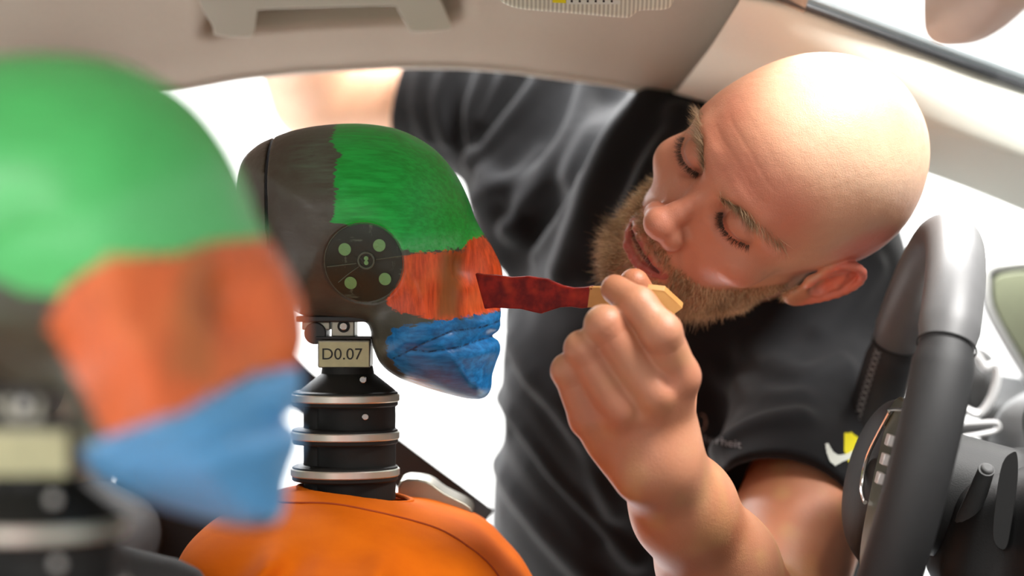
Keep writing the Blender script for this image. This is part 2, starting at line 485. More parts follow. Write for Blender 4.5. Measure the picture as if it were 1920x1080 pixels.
NU, NVs = 190, 60
us = np.linspace(-900, 1450, NU)
vy = np.array([1.945, 1.93, 1.90, 1.86, 1.80, 1.70, 1.55, 1.26, .95, .75, .66])
vz = np.array([.004, 0, .012, .030, .052, .085, .118, .145, .125, .085, .05])
tt = np.linspace(0, len(vy) - 1, NVs); ky = np.interp(tt, range(len(vy)), vy); kz = np.interp(tt, range(len(vy)), vz)
V = []
for px in us:
    zb = CZ + (540 - ez(px)) * YE / FPX; x = (px - 960) * YE / FPX
    for y, dz in zip(ky, kz):
        lean = max(0.0, (px - 1000) / 450.0) * 0.05      # the header curves forward
        z = zb + dz
        if y < 1.7: z = z * max(0, (y - 1.26) / .44) + (CZ + .40 - .45 * max(0, x) ** 2 - .10 * abs(x + .1)) * (1 - max(0, (y - 1.26) / .44)) if y > 1.26 else CZ + .40 - .45 * max(0, x) ** 2 - .10 * abs(x + .1) - (1.26 - y) ** 2 * .45
        # recess for the grab handle
        pxx = 960 + x * FPX / y; pyy = 540 - (z - CZ) * FPX / y
        ins = min(1, max(0, (pxx - 372) / 30)) * min(1, max(0, (880 - pxx) / 40)) * min(1, max(0, (1.86 - y) / .02)) * min(1, max(0, (y - 1.68) / .03))
        V.append((x, y + .034 * ins, z + .022 * ins))
V = np.array(V); Q = [(i * NVs + j, (i + 1) * NVs + j, (i + 1) * NVs + j + 1, i * NVs + j + 1) for i in range(NU - 1) for j in range(NVs - 1)]
me = np_mesh('ceiling', V, np.array(Q), M['headliner']); o = obj('ceiling', me)
sol = o.modifiers.new('s', 'SOLIDIFY'); sol.thickness = .012; sol.offset = 1 if False else -1
o['kind'] = 'structure'
# pale lip along the opening
pts = [P(px, ez(px) + 3, 1.935) for px in np.linspace(-900, 1440, 90)]
MB().tube(pts, .0042, 8).build('trim_1', M['lip'])['kind'] = 'structure'
# seam across the headliner where the pillar trim starts
pts = [P(1258, 176, 1.915), P(1290, 140, 1.875), P(1330, 88, 1.82), P(1392, 0, 1.765), P(1430, -60, 1.73)]

# windscreen pillar: two faces, closed section
st_ = [(0, [(1392, -6, 1.70), (1330, 92, 1.76), (1262, 180, 1.905)]),
       (1, [(1470, -2, 1.72), (1452, 120, 1.76), (1395, 218, 1.905)]),
       (2, [(1640, 62, 1.75), (1610, 180, 1.765), (1570, 274, 1.91)]),
       (3, [(1745, 101, 1.77), (1745, 238, 1.775), (1745, 332, 1.915)]),
       (4, [(1850, 139, 1.79), (1850, 276, 1.79), (1850, 372, 1.92)]),
       (5, [(2060, 216, 1.84), (2060, 350, 1.83), (2060, 460, 1.94)]),
       (6, [(2700, 456, 2.0), (2700, 610, 1.99), (2700, 740, 2.08)])]
V = []; rows = []
for k, (a, b, c_) in st_:
    A, B_, C_ = P(*a), P(*b), P(*c_)
    ring = []
    for t in np.linspace(0, 1, 7):   # upper face, slightly domed
        q = A * (1 - t) + B_ * t; q[1] -= .008 * math.sin(math.pi * t); ring.append(q)
    for t in np.linspace(0, 1, 7)[1:]:
        q = B_ * (1 - t) + C_ * t; q[1] -= .004 * math.sin(math.pi * t); ring.append(q)
    ring.append(C_ + [0, .03, .012]); ring.append(A * .5 + C_ * .5 + [0, .09, .05]); ring.append(A + [0, .03, .015])
    rows.append(ring)
n = len(rows[0]); V = [q for r in rows for q in r]
Fc = [(i * n + k, i * n + (k + 1) % n, (i + 1) * n + (k + 1) % n, (i + 1) * n + k) for i in range(len(rows) - 1) for k in range(n)]
MB().add(V, Fc).build('trim_2', M['trim'], subd=2)['kind'] = 'structure'
sp = [P(1370, -40, 1.70), P(1470, -3, 1.715), P(1640, 60, 1.745), P(1745, 99, 1.765), P(1850, 137, 1.785), P(2060, 214, 1.835), P(2700, 453, 1.995)]
MB().tube(catmull(sp, 8), .0035, 8).build('trim_3', M['seal'])['kind'] = 'structure'
MB().tube(catmull([q + np.array([0, .006, .0075]) for q in sp], 8), .006, 8).build('trim_4', mat('grey_frit', lin(120, 128, 130), .4))['kind'] = 'structure'
# windscreen
xs = np.linspace(.15, .62, 12); V = []
for x in xs:
    for y in np.linspace(.72, 1.83, 14):
        V.append((x, y, CZ + .33 - (x - .15) * .45 - (y - 1.26) ** 2 * .25))
Q = [(i * 14 + j, (i + 1) * 14 + j, (i + 1) * 14 + j + 1, i * 14 + j + 1) for i in range(11) for j in range(13)]
o = obj('window_1', np_mesh('window_1', np.array(V), np.array(Q), M['glass'])); o['kind'] = 'structure'
# rear side pillar behind the front passenger's head
MB().add([P(-60, 200, 1.9), P(230, 160, 1.9), P(200, 1500, 1.95), P(-160, 1500, 1.95), P(-60, 200, 1.97), P(230, 160, 1.97), P(200, 1500, 2.02), P(-160, 1500, 2.02)],
         [(0, 1, 2, 3), (7, 6, 5, 4), (0, 4, 5, 1), (1, 5, 6, 2), (2, 6, 7, 3), (3, 7, 4, 0)]).build('trim_5', M['headliner'], bevel=.01)['kind'] = 'structure'
# sill below the door opening
MB().box((-.75, 1.9, .32), (.62, 2.05, .46)).build('trim_6', M['black'], bevel=.02)['kind'] = 'structure'

MB().box((-1.0, .55, .22), (.95, 1.9, .27)).build('trim_8', M['seat'], smooth_=False)['kind'] = 'structure'  # dark car floor out of view, added to cut bounce from below
# ------------------------------------------------------------------ grab handle
YH = 1.80
out = [(398, -32), (400, 50), (408, 66), (466, 69), (477, 60), (482, 24), (494, 17), (600, 13), (732, 10), (746, 18), (765, 52), (776, 60), (832, 57), (846, 50), (838, 28), (822, -6), (800, -32)]
out = [(float(a), float(b)) for a, b in catmull(out, 3, True)]
ph = empty('grab_handle', P(620, 10, YH + .02)); rt = np.array(ph.location)
tag(ph, 'pale grey plastic grab handle fixed to the headliner above the open door', 'handle')
MB().prism(out, lambda a, b: P(a, b, YH - .016), lambda a, b: P(a, b, YH + .016)).build('grip', M['handle'], ph, rt, bevel=.005, seg=4)
MB().prism([(424, 4), (424, 62), (462, 62), (466, 4)], lambda a, b: P(a, b, YH + .012), lambda a, b: P(a, b, YH + .055)).build('mount', M['handle'], ph, rt, bevel=.003)
MB().prism([(775, 4), (790, 52), (826, 50), (815, 4)], lambda a, b: P(a, b, YH + .012), lambda a, b: P(a, b, YH + .055)).build('mount', M['handle'], ph, rt, bevel=.003)

# ------------------------------------------------------------------ sun visor
YV = 1.62
vo = [(925, -60), (936, -6), (950, 9), (985, 18), (1060, 24), (1165, 33), (1185, 30), (1200, 20), (1245, 18), (1260, 8), (1266, -20), (1266, -60)]
vo = [(float(a), float(b)) for a, b in catmull(vo, 4)]
vr = empty('sun_visor', P(1100, -20, YV)); rt = np.array(vr.location)
tag(vr, 'pale ribbed fabric sun visor folded up at the top edge, with yellow sticker', 'sun visor')
MB().prism(vo, lambda a, b: P(a, b, YV + (b - 30) * .0003), lambda a, b: P(a, b, YV + .016 + (b - 30) * .0003)).build('visor_panel', M['visor'], vr, rt, bevel=.005)
f_ = lambda d: (lambda a, b: P(a, b, YV - d + (b - 30) * .0003))
MB().prism([(1062, -30), (1062, 8), (1163, 8), (1163, -30)], f_(.0008), f_(-.001)).build('warning_sticker', M['white_print'], vr, rt, smooth_=False)
MB().prism([(1036, -30), (1036, 5), (1061, 6), (1061, -30)], f_(.0008), f_(-.001)).build('yellow_sticker', M['yellow_print'], vr, rt, smooth_=False)
b_ = MB()
for k in range(6):
    x0 = 1070 + k * 15
    b_.prism([(x0, 4.5), (x0 + 4, 4.5), (x0 + 4, 0), (x0, 0)], f_(.0012), f_(-.0005)); b_.prism([(x0 - 1, -2), (x0 + 6, -2), (x0 + 6, -4), (x0 - 1, -4)], f_(.0012), f_(-.0005))
b_.build('sticker_marks', M['ink'], vr, rt, smooth_=False)

# ------------------------------------------------------------------ rear-view mirror
mc = P(1838, -18, 1.26); mr = empty('rear_view_mirror', mc)
tag(mr, 'blurred beige rear view mirror at the top right corner of the windscreen', 'mirror')
V, Q = surfnets(lambda p: smin(ell(p, mc, (.019, .11, .030)), box(p, mc, (.016, .10, .022), .012), .01), mc - .14, mc + .14, .003)
obj('mirror_shell', np_mesh('mirror_shell', sub(V, mc), Q, mat('beige_plastic', lin(205, 178, 160), .5)), mr)
MB().tube([mc + [0.005, 0, .02], mc + [.03, 0, .09], mc + [.05, 0, .13]], .008).build('mirror_stem', M['handle'], mr, mc)

# ------------------------------------------------------------------ dummies
SD = FPX / 1.60; XN = 647.0


def D(px, py): return ((px - XN) / SD, (540 - py) / SD)      # dummy plane coordinates, neck axis at x=0, camera height at z=0


prof_px = [(515, 258), (560, 243), (620, 234), (690, 233), (755, 246), (815, 280), (858, 332), (884, 390), (899, 444), (908, 470), (916, 500), (920, 540), (921, 572),
           (935, 583), (937, 603), (931, 621), (922, 629), (934, 642), (936, 660), (929, 684), (923, 705), (921, 729), (908, 746), (880, 748), (836, 738), (790, 724), (748, 708),
           (716, 684), (700, 650), (694, 616), (680, 603), (620, 598), (570, 592), (530, 566), (490, 520), (455, 450), (443, 380), (452, 310), (480, 276)]
prof = [(float(a), float(b)) for a, b in catmull([D(*q) for q in prof_px], 5, True)]
PH = Prof(prof).blur(3)
nose_px = [(880, 440), (899, 444), (912, 456), (926, 476), (938, 500), (943, 530), (941, 552), (932, 568), (915, 578), (890, 578), (875, 500)]
PN = Prof([(float(a), float(b)) for a, b in catmull([D(*q) for q in nose_px], 4, True)]).blur(2)
mouth = [np.array([D(a, b)[0], 0, D(a, b)[1]]) for a, b in [(770, 650), (810, 655), (860, 648), (905, 634), (935, 628)]]
mouth2 = [D(a, b) for a, b in [(745, 668), (800, 640), (850, 618), (905, 612), (940, 600)]]
mouth3 = [D(a, b) for a, b in [(850, 650), (872, 680), (890, 720)]]
seam = [D(a, b) for a, b in [(517, 230), (515, 300), (517, 400), (521, 500), (528, 600)]]


def d2(x, z, pl):
    d = None
    for i in range(len(pl) - 1):
        ax, az = pl[i]; ex, ez_ = pl[i + 1][0] - ax, pl[i + 1][1] - az
        t = np.clip(((x - ax) * ex + (z - az) * ez_) / (ex * ex + ez_ * ez_), 0, 1)
        e = np.hypot(x - ax - ex * t, z - az - ez_ * t); d = e if d is None else np.minimum(d, e)
    return d


m2d = [(q[0], q[2]) for q in mouth]


def f_head(p):
    x, y, z = p[:, 0], p[:, 1], p[:, 2]; a = -PH(x, z)
    zc = D(0, 420)[1]
    W = .078 - .030 * smooth((x - .045) / .085) - .012 * smooth((zc - .04 - z) / .09) - .010 * smooth((-x - .03) / .07)
    R = .070 - .030 * smooth((zc - .05 - z) / .05)
    s_ = np.maximum(1 - a / R, 0); f = (np.sqrt((y / W) ** 2 + s_ ** 2) - 1) * .048
    an = -PN(x, z); sn = np.maximum(1 - an / .02, 0); fn = (np.sqrt((y / .017) ** 2 + sn ** 2) - 1) * .012
    f = smin(f, fn, .010)
    ex, ez_ = D(868, 500)
    for s in (-1, 1): f = smax(f, -ell(p, (ex + .012, s * .040, ez_), (.018, .010, .010)), .014)
    f = f + .0014 * np.exp(-(d2(x, z, m2d) / .0022) ** 2) + .0007 * np.exp(-(d2(x, z, mouth2) / .002) ** 2) + .0010 * np.exp(-(d2(x, z, mouth3) / .002) ** 2)
    # lip bulge
    f = f - .0022 * np.exp(-(d2(x, z, [D(860, 632), D(925, 612)]) / .007) ** 2) - .002 * np.exp(-(d2(x, z, [D(860, 668), D(925, 650)]) / .007) ** 2)
    # round recess of the temple disc
    cx, cz_ = D(695, 495); r = np.hypot(x - cx, z - cz_)
    f = f + .0012 * smooth((.031 - r) / .002)
    # joint between cap and face skin
    f = np.maximum(f, .0011 - d2(x, z, seam))
    return f


VH, QH = surfnets(f_head, (-.10, -.09, D(0, 760)[1]), (.13, .09, D(0, 222)[1]), .00125)
VH = relax(VH, QH, 1, .4)
seamx = np.interp(-VH[:, 2], [-q[1] for q in seam], [q[0] for q in seam])
isc = VH[:, 0] < seamx


def split(V, Q, m):
    q = Q[m[Q].all(1)]; u, inv = np.unique(q, return_inverse=True); return V[u], inv.reshape(q.shape).astype(np.int32)


VC, QC = split(VH, QH, isc); VF, QF = split(VH, QH, ~isc)


def rd(V, poly): return poly_sdf2(V[:, 0], V[:, 2], [D(*q) for q in poly])


def near(q, k): return (960 + (q[0] - 960) / k, 540 + (q[1] - 540) / k)


def paint_attrs(me, V, G, O, B, S, T, L):
    attr_f(me, rd(V, G), 'dG'); attr_f(me, rd(V, O), 'dO'); attr_f(me, rd(V, B), 'dB'); attr_f(me, rd(V, S), 'dS'); attr_f(me, rd(V, T), 'dT'); attr_f(me, rd(V, L), 'dL')
    attr_f(me, np.minimum(d2(V[:, 0], V[:, 2], m2d), d2(V[:, 0], V[:, 2], mouth2)), 'dM'); attr_f(me, V[:, 0], 'bx')


regs_d = dict(
    G=[(622, 205), (618, 262), (636, 290), (628, 330), (634, 372), (624, 414), (658, 424), (668, 444), (700, 448), (745, 468), (800, 472), (860, 466), (899, 446), (940, 380), (900, 200), (700, 180)],
    O=[(752, 482), (800, 474), (868, 468), (874, 450), (903, 438), (960, 480), (960, 585), (905, 592), (838, 603), (790, 594), (738, 582), (722, 566), (748, 525)],
    B=[(738, 618), (790, 606), (850, 600), (900, 592), (955, 578), (960, 640), (950, 780), (890, 760), (830, 742), (782, 722), (748, 702), (728, 672), (722, 640)],
    S=[(535, 235), (640, 225), (650, 420), (600, 350), (545, 330)], T=[(822, 470), (868, 466), (862, 600), (815, 600)],
    L=[(655, 448), (760, 455), (860, 440), (860, 470), (750, 474), (670, 466)])
regs_d = {k: [near(q, 1.045) for q in v] for k, v in regs_d.items()}
f_ = 1 / 1.72


def Fp(a, b): return (XN + (a - 62) * f_, 745 + (b - 985) * f_)


regs_p = {k: [Fp(*near(q, 1.085)) for q in v] for k, v in dict(
    G=[(-500, -80), (600, -80), (600, 440), (470, 440), (360, 455), (320, 475), (220, 482), (150, 515), (100, 560), (-20, 520), (-200, 480)],
    O=[(125, 535), (210, 485), (330, 478), (380, 452), (480, 438), (620, 430), (660, 640), (560, 700), (450, 705), (340, 775), (190, 822), (120, 710), (80, 610)],
    B=[(108, 868), (180, 826), (330, 780), (450, 715), (620, 680), (660, 1040), (480, 1010), (330, 1000), (200, 950), (120, 900)],
    S=[(-200, 480), (60, 480), (60, 620), (-200, 700)], T=[(330, 440), (385, 440), (395, 740), (300, 700)],
    L=[(0, 480), (470, 250), (480, 440), (300, 470)]).items()}


def copy_tree(o, parent=None):
    c = o.copy(); COL.objects.link(c); c.parent = parent
    for ch in list(o.children): copy_tree(ch, c)
    return c


def make_dummy(root_loc, regs, m, label, second=False):
    """dummy parts live relative to the root (seat height); dz lifts picture-plane z=0 to camera height"""
    r = empty('crash_test_dummy', root_loc); tag(r, label, 'crash test dummy', 'crash test dummies in the front seats')
    lift = np.array([0, 0, CZ - .55], F32)
    def nm(name, V, Q, mt, par=r):
        me = np_mesh(name, V + lift, Q, mt); return obj(name, me, par), me
    hd, me = nm('head', VF, QF, m); paint_attrs(me, VF, **regs)
    cap, me = nm('skull_cap', VC, QC, m); paint_attrs(me, VC, **regs)
    # temple disc with stickers, set just proud of the recess
    cx, cz_ = D(695, 495)
    def ysurf(x, z):
        q = np.array([[x, yy, z] for yy in np.linspace(-.09, -.03, 120)], F32); v = f_head(q); i = int(np.argmax(v < 0)); return float(q[i, 1])
    def onhead(x, z, d): return (x, ysurf(x, z) - d, z + lift[2])
    def disc(x0, z0, rad, d, nr=5, na=36):
        V = [onhead(x0, z0, d)] + [onhead(x0 + rad * (k + 1) / nr * math.cos(2 * math.pi * j / na), z0 + rad * (k + 1) / nr * math.sin(2 * math.pi * j / na), d) for k in range(nr) for j in range(na)]
        Fc = [(0, 1 + j, 1 + (j + 1) % na) for j in range(na)] + [(1 + k * na + j, 1 + (k + 1) * na + j, 1 + (k + 1) * na + (j + 1) % na, 1 + k * na + (j + 1) % na) for k in range(nr - 1) for j in range(na)]
        return V, Fc
    td = None if second else MB().add(*disc(cx, cz_, .0285, .0009, 8, 48)).build('temple_disc', M['disc'], r)
    if not second:
        MB().tube([onhead(cx + .0293 * math.cos(t), cz_ + .0293 * math.sin(t), .0004) for t in np.linspace(0, 2 * math.pi, 64)[:-1]], .00045, 6, True).build('disc_rim', M['ringline'], td)
        for a, b in [(661, 471), (723, 464), (669, 531), (732, 524)]:
            x, z = D(a, b); MB().add(*disc(x, z, .0046, .0014, 2, 24)).build('sticker_dot', M['dot'], td)
        x, z = D(699, 491)
        MB().tube([onhead(x + .0058 * math.cos(t), z + .0058 * math.sin(t), .0014) for t in np.linspace(0, 2 * math.pi, 32)[:-1]], .0008, 6, True).build('centre_ring', M['ringline'], td)
        for a in (-1, 1): MB().add(*disc(x, z + a * .0016, .0017, .0016, 2, 12)).build('centre_mark', M['dot'], td)
        for q in [[(628, 502), (655, 499), (681, 496)], [(717, 489), (740, 486), (763, 483)], [(647, 530), (666, 515), (685, 502)]]:
            MB().tube([onhead(*D(*w_), .0013) for w_ in catmull(q, 3)], .0004, 5).build('scratch_line', M['ringline'], td)
    # neck
    Z = lambda py: (540 - py) / SD + lift[2]
    nk = empty('neck', (0, 0, 0)); nk.parent = r
    for py in (745, 815, 884):
        z = Z(py); e = .0004
        MB().lathe([(.0, z - .003), (.0412, z - .003), (.0420, z - .0022), (.0420, z + .0022), (.0412, z + .003), (.0, z + .003)]).build('steel_plate', M['steel'], nk)
        MB().lathe([(.0, z - .0065), (.0400, z - .0065), (.0408, z - .0055), (.0408, z - .003), (0, z - .003)]).build('rubber_rim', M['rubber'], nk)
        MB().lathe([(.0, z + .0052), (.0385, z + .0052), (.0405, z + .0042), (.0408, z + .003), (0, z + .003)]).build('rubber_rim', M['rubber'], nk)
    c = .0078
    for a, b in ((752, 808), (822, 877), (891, 935)):
        MB().lathe([(0, Z(b)), (.031, Z(b)), (.0312, Z((a + b) / 2)), (.031, Z(a)), (0, Z(a))], (c, 0, 0)).build('rubber_segment', M['rubber'], nk)
        MB().lathe([(0, Z(b)), (.014, Z(b)), (.014, Z(a)), (0, Z(a))], (-.018, .0, 0)).build('core_post', M['rubber'], nk)
    MB().lathe([(0, Z(738)), (.0385, Z(738)), (.036, Z(730)), (.0205, Z(700)), (.0195, Z(686)), (0, Z(686))], (.002, 0, 0)).build('rubber_segment', M['rubber'], nk)
    for px, py in ((686, 709), (690, 777)):
        x = (px - XN) / SD; R_ = .031
        MB().tube([(x, -math.sqrt(max(R_ ** 2 - (x - c) ** 2, 0)) + .004, Z(py)), (x, -math.sqrt(max(R_ ** 2 - (x - c) ** 2, 0)) - .0022, Z(py))], .0026, 14).build('set_screw', M['chrome'], nk, bevel=.0006)
    blk = MB().box(((600 - XN) / SD, -.020, Z(688)), ((697 - XN) / SD, .02, Z(636))).build('nodding_block', M['alu'], nk, bevel=.0015)
    MB().box(((596 - XN) / SD, -.021, Z(635)), ((700 - XN) / SD, .021, Z(630))).build('block_plate', M['black'], nk, bevel=.0006)
    MB().box(((603 - XN) / SD, -.0206, Z(686)), ((695 - XN) / SD, -.0198, Z(640))).build('number_label', M['label'], nk)
    lug = MB().box(((625 - XN) / SD, -.018, Z(631)), ((668 - XN) / SD, .018, Z(598))).build('bracket', M['alu'], nk, bevel=.0012)
    MB().box(((570 - XN) / SD, -.016, Z(618)), ((622 - XN) / SD, .012, Z(602))).build('bracket', M['alu'], nk, bevel=.001)
    MB().box(((560 - XN) / SD, -.022, Z(603)), ((700 - XN) / SD, .022, Z(592))).build('block_plate', M['black'], nk, bevel=.001)
    bx_, bz_ = (648 - XN) / SD, Z(611)
    MB().tube([(bx_, -.0181, bz_), (bx_, -.0187, bz_)], .0048, 20).build('bolt_well', M['groove'], lug)
    MB().tube([(bx_, -.0182, bz_), (bx_, -.0205, bz_)], .0030, 16).build('bolt', M['chrome'], lug, bevel=.0006)
    MB().tube([((595 - XN) / SD, -.019, Z(624)), ((595 - XN) / SD, .019, Z(624))], .0085, 20).build('pivot', M['black'], nk, bevel=.001)
    if not second:
        tx = bpy.data.curves.new('number', 'FONT'); tx.body = 'D0.07'; tx.size = .0128; tx.extrude = .0001
        to = bpy.data.objects.new('label_number', tx); COL.objects.link(to)
        bpy.context.view_layer.update()
        me = bpy.data.meshes.new_from_object(to.evaluated_get(bpy.context.evaluated_depsgraph_get())); bpy.data.objects.remove(to)
        co = np.zeros(len(me.vertices) * 3, F32); me.vertices.foreach_get('co', co); co = co.reshape(-1, 3)
        co[:, 0] *= (.0305 / (co[:, 0].max() - co[:, 0].min())); co[:, 1] *= (.0086 / (co[:, 1].max() - co[:, 1].min()))
        x0 = (609 - XN) / SD - co[:, 0].min(); z0 = Z(672.5) - co[:, 1].min()
        nv = np.stack([co[:, 0] + x0, -.0208 - co[:, 2], co[:, 1] + z0], 1).astype(F32); me.vertices.foreach_set('co', nv.ravel()); me.update()
        me.materials.append(M['ink']); obj('label_number', me, nk)
    # torso with orange shirt
    tp = [(745, 935), (800, 944), (860, 962), (905, 985), (945, 1025), (990, 1080), (1040, 1200), (1050, 1400), (1030, 1560), (900, 1640), (620, 1640), (440, 1560), (360, 1350), (335, 1180), (345, 1080), (375, 1000), (440, 948), (530, 918), (640, 917)]
    PT = Prof([(float(a), float(b)) for a, b in catmull([D(*q) for q in tp], 4, True)], .002, .08).blur(3)
    folds = [[(560, 1060), (640, 1020), (700, 1040)], [(600, 1100), (700, 1075), (780, 1090)], [(740, 1030), (800, 1070), (850, 1130)], [(660, 1090), (680, 1040), (740, 1010)], [(450, 1080), (520, 1050), (560, 1000)]]
    def f_t(p):
        x, y, z = p[:, 0], p[:, 1], p[:, 2]; a = -PT(x, z) ; R = .10
        W = .20 - .0 * z; s_ = np.maximum(1 - a / R, 0); f = (np.sqrt(np.sqrt((y / W) ** 4 + s_ ** 4) ** 1.0) - 1) * .075 if False else ((np.abs(y / W) ** 2.6 + s_ ** 2.6) ** (1 / 2.6) - 1) * .085
        for q in folds: f = f - .011 * np.exp(-(d2(x, z, [D(*w_) for w_ in q]) / .009) ** 2)
        f = f - .0025 * vnoise(p * np.array([1, .6, 1]), 22, 3)
        f = smax(f, -rcone(p, (c, 0, (540 - 990) / SD), (c, 0, (540 - 850) / SD), .040, .043), .006)
        return f
    V, Q = surfnets(f_t, (-.16, -.27, D(0, 1700)[1]), (.21, .27, D(0, 880)[1]), .003)
    to, me = nm('shirt', V, Q, M['orange'])
    MB().tube([(c + .0435 * math.cos(t), .0435 * math.sin(t), Z(926 + 14 * math.cos(t))) for t in np.linspace(0, 2 * math.pi, 48)[:-1]], .002, 8, True).build('collar', M['orange'], to)
    # collar edge running down the front
    pl = [(540, 925), (640, 926), (740, 944), (830, 968), (890, 1000), (935, 1045), (960, 1090)]
    pts3 = []
    for q in catmull(pl, 6):
        x, z = D(*q); yy = np.linspace(-.21, 0, 260); v = f_t(np.array([[x, a, z] for a in yy], F32)); i = int(np.argmax(v < 0))
        if v[i] < 0: pts3.append((x, float(yy[i]) - .0003, z + lift[2]))
    if len(pts3) > 3: MB().tube(pts3, .0011, 6).build('collar_seam', M['orange_seam'], to)
    # clavicle casting on the far shoulder
    cp = [(745, 912), (795, 912), (830, 935), (880, 962), (875, 985), (800, 985), (745, 960)]
    MB().prism([(float(a), float(b)) for a, b in catmull([D(*q) for q in cp], 3, True)], lambda a, b: (a, .045, b + lift[2]), lambda a, b: (a, .10, b + lift[2])).build('clavicle', M['alu'], r, bevel=.008)
    return r


drv = make_dummy((P(XN, 0, 1.6)[0], 1.6, .55), regs_d, M['head_d'], 'orange shirted crash test dummy in focus, number label D0.07 on its neck')
fx = (62 - 960) * .93 / FPX; fz = (540 - 985) * .93 / FPX - (540 - 745) / SD
psg = make_dummy((fx, .93, .55 + fz), regs_p, M['head_p'], 'blurred crash test dummy nearest the camera, large green, orange and blue painted head at left', True)

# ------------------------------------------------------------------ driver's seat and belt
sc_ = np.array([-.36, 1.6, .75]); sr = empty('car_seat', (-.2, 1.6, .3)); tag(sr, 'dark fabric driver seat behind the orange shirted dummy', 'seat')
Rb = np.array(Matrix.Rotation(math.radians(14), 3, 'Y').transposed())
V, Q = surfnets(lambda p: smin(box(p, (-.42, 1.6, .66), (.05, .25, .33), .04, Rb), box(p, (-.41, 1.6, .66), (.06, .22, .25), .04, Rb), .03), (-.6, 1.3, .25), (-.15, 1.9, 1.06), .008)
obj('backrest', np_mesh('backrest', sub(V, sr.location), Q, M['seat']), sr)
for s_ in (-1, 1):
    V, Q = surfnets(lambda p: smin(box(p, (-.335, 1.6 + s_ * .225, .71), (.08, .035, .28), .032, Rb), box(p, (-.38, 1.6 + s_ * .225, .62), (.07, .035, .25), .03, Rb), .03), (-.6, 1.3 + s_ * .02, .25), (-.15, 1.9 + s_ * .02, 1.06), .008); obj('side_bolster', np_mesh('side_bolster', sub(V, sr.location), Q, M['seat']), sr)
V, Q = surfnets(lambda p: box(p, (-.385, 1.6, 1.12), (.035, .11, .08), .03, Rb), (-.5, 1.4, .95), (-.25, 1.8, 1.3), .006)
hr = obj('headrest', np_mesh('headrest', sub(V, sr.location), Q, M['seat']), sr)
for s_ in (-1, 1): MB().tube([(-.40, 1.6 + s_ * .06, .93), (-.388, 1.6 + s_ * .06, 1.07)], .006).build('headrest_post', M['chrome'], sr, sr.location)
V, Q = surfnets(lambda p: box(p, (-.05, 1.6, .40), (.28, .26, .10), .06), (-.4, 1.28, .25), (.3, 1.92, .55), .01)
obj('seat_cushion', np_mesh('seat_cushion', sub(V, sr.location), Q, M['seat']), sr)
MB().box((-.25, 1.38, 0), (.15, 1.82, .32)).build('seat_base', M['black'], sr, sr.location, bevel=.02)
bl_ = [P(-60, 240, 1.98), P(350, 560, 1.93), P(545, 714, 1.91), P(745, 868, 1.88), P(850, 947, 1.86), P(905, 990, 1.83)]
V = []
for i, q in enumerate(catmull(bl_, 8)):
    for a, b in ((-.021, 0), (.021, 0), (.021, .0015), (-.021, .0015)): V.append((q[0] + a * .45, q[1] + b, q[2] + a * .75))
n_ = len(V) // 4; Fc = [(i * 4 + k, i * 4 + (k + 1) % 4, (i + 1) * 4 + (k + 1) % 4, (i + 1) * 4 + k) for i in range(n_ - 1) for k in range(4)]
tag(MB().add(V, Fc).build('seat_belt', M['belt'], smooth_=False), 'black seat belt webbing running diagonally behind the dummy neck to its far shoulder', 'seat belt')

# ------------------------------------------------------------------ steering wheel
C0 = P(1660, 885, 1.6); S_ = np.array([.255, 0, .967]); S_ = S_ / np.linalg.norm(S_); Yv = np.array([-.072, -1., .02]); Yv -= S_ * (Yv @ S_); Yv /= np.linalg.norm(Yv); Nn = np.cross(Yv, S_); Nn = Nn * (-np.sign(Nn[0]))   # Nn towards the driver
RW = .186; wr = empty('steering_wheel', C0); tag(wr, 'black leather steering wheel with grey stitching and chrome spoke trim at right', 'steering wheel')


def W3(s, y, n_): return C0 + S_ * s + Yv * y + Nn * n_


def rim(a0, a1, n, name, m_, rr=.0195, grow=0):
    V = []; k_ = 28
    for i in range(n + 1):
        a = a0 + (a1 - a0) * i / n
        e = min(i, n - i) / 3.0; sh = 1 - .12 * max(0, 1 - e)
        for j in range(k_):
            t = 2 * math.pi * j / k_
            rad = RW + (rr * .95 * math.cos(t)) * sh; h = rr * 1.12 * math.sin(t) * sh
            V.append(W3(rad * math.cos(a), rad * math.sin(a), h))
    Fc = [(i * k_ + j, i * k_ + (j + 1) % k_, (i + 1) * k_ + (j + 1) % k_, (i + 1) * k_ + j) for i in range(n) for j in range(k_)]
    return MB().add(V, Fc).build(name, m_, wr, C0)


A1 = math.radians(57)
rim(-A1, A1, 70, 'rim_top', M['leather']); rim(A1 + .004, 2 * math.pi - A1 - .004, 150, 'rim_grip', M['leather2'])
for s_ in (-1, 1):
    a = s_ * (A1 + .002); V = [W3((RW + .0178 * math.cos(t)) * math.cos(a), (RW + .0178 * math.cos(t)) * math.sin(a), .0207 * math.sin(t)) for t in np.linspace(0, 2 * math.pi, 40)[:-1]]
    MB().tube(V, .0007, 6, True).build('rim_seam', M['groove'], wr, C0)
# cross stitching on the inner face
for s_ in (-1, 1):
    b_ = MB()
    for k in range(46):
        a = s_ * (A1 + .03 + k * .032)
        for q in (-1, 1):
            pa = []
            for u, da in ((-1, -.012 * q), (0, 0), (1, .012 * q)):
                t = math.radians(140 + u * 9); rad = RW + .0188 * math.cos(t); pa.append(W3(rad * math.cos(a + da), rad * math.sin(a + da), .0222 * math.sin(t)))
            b_.tube(pa, .0004, 5)
    b_.build('stitching', M['thread'], wr, C0)
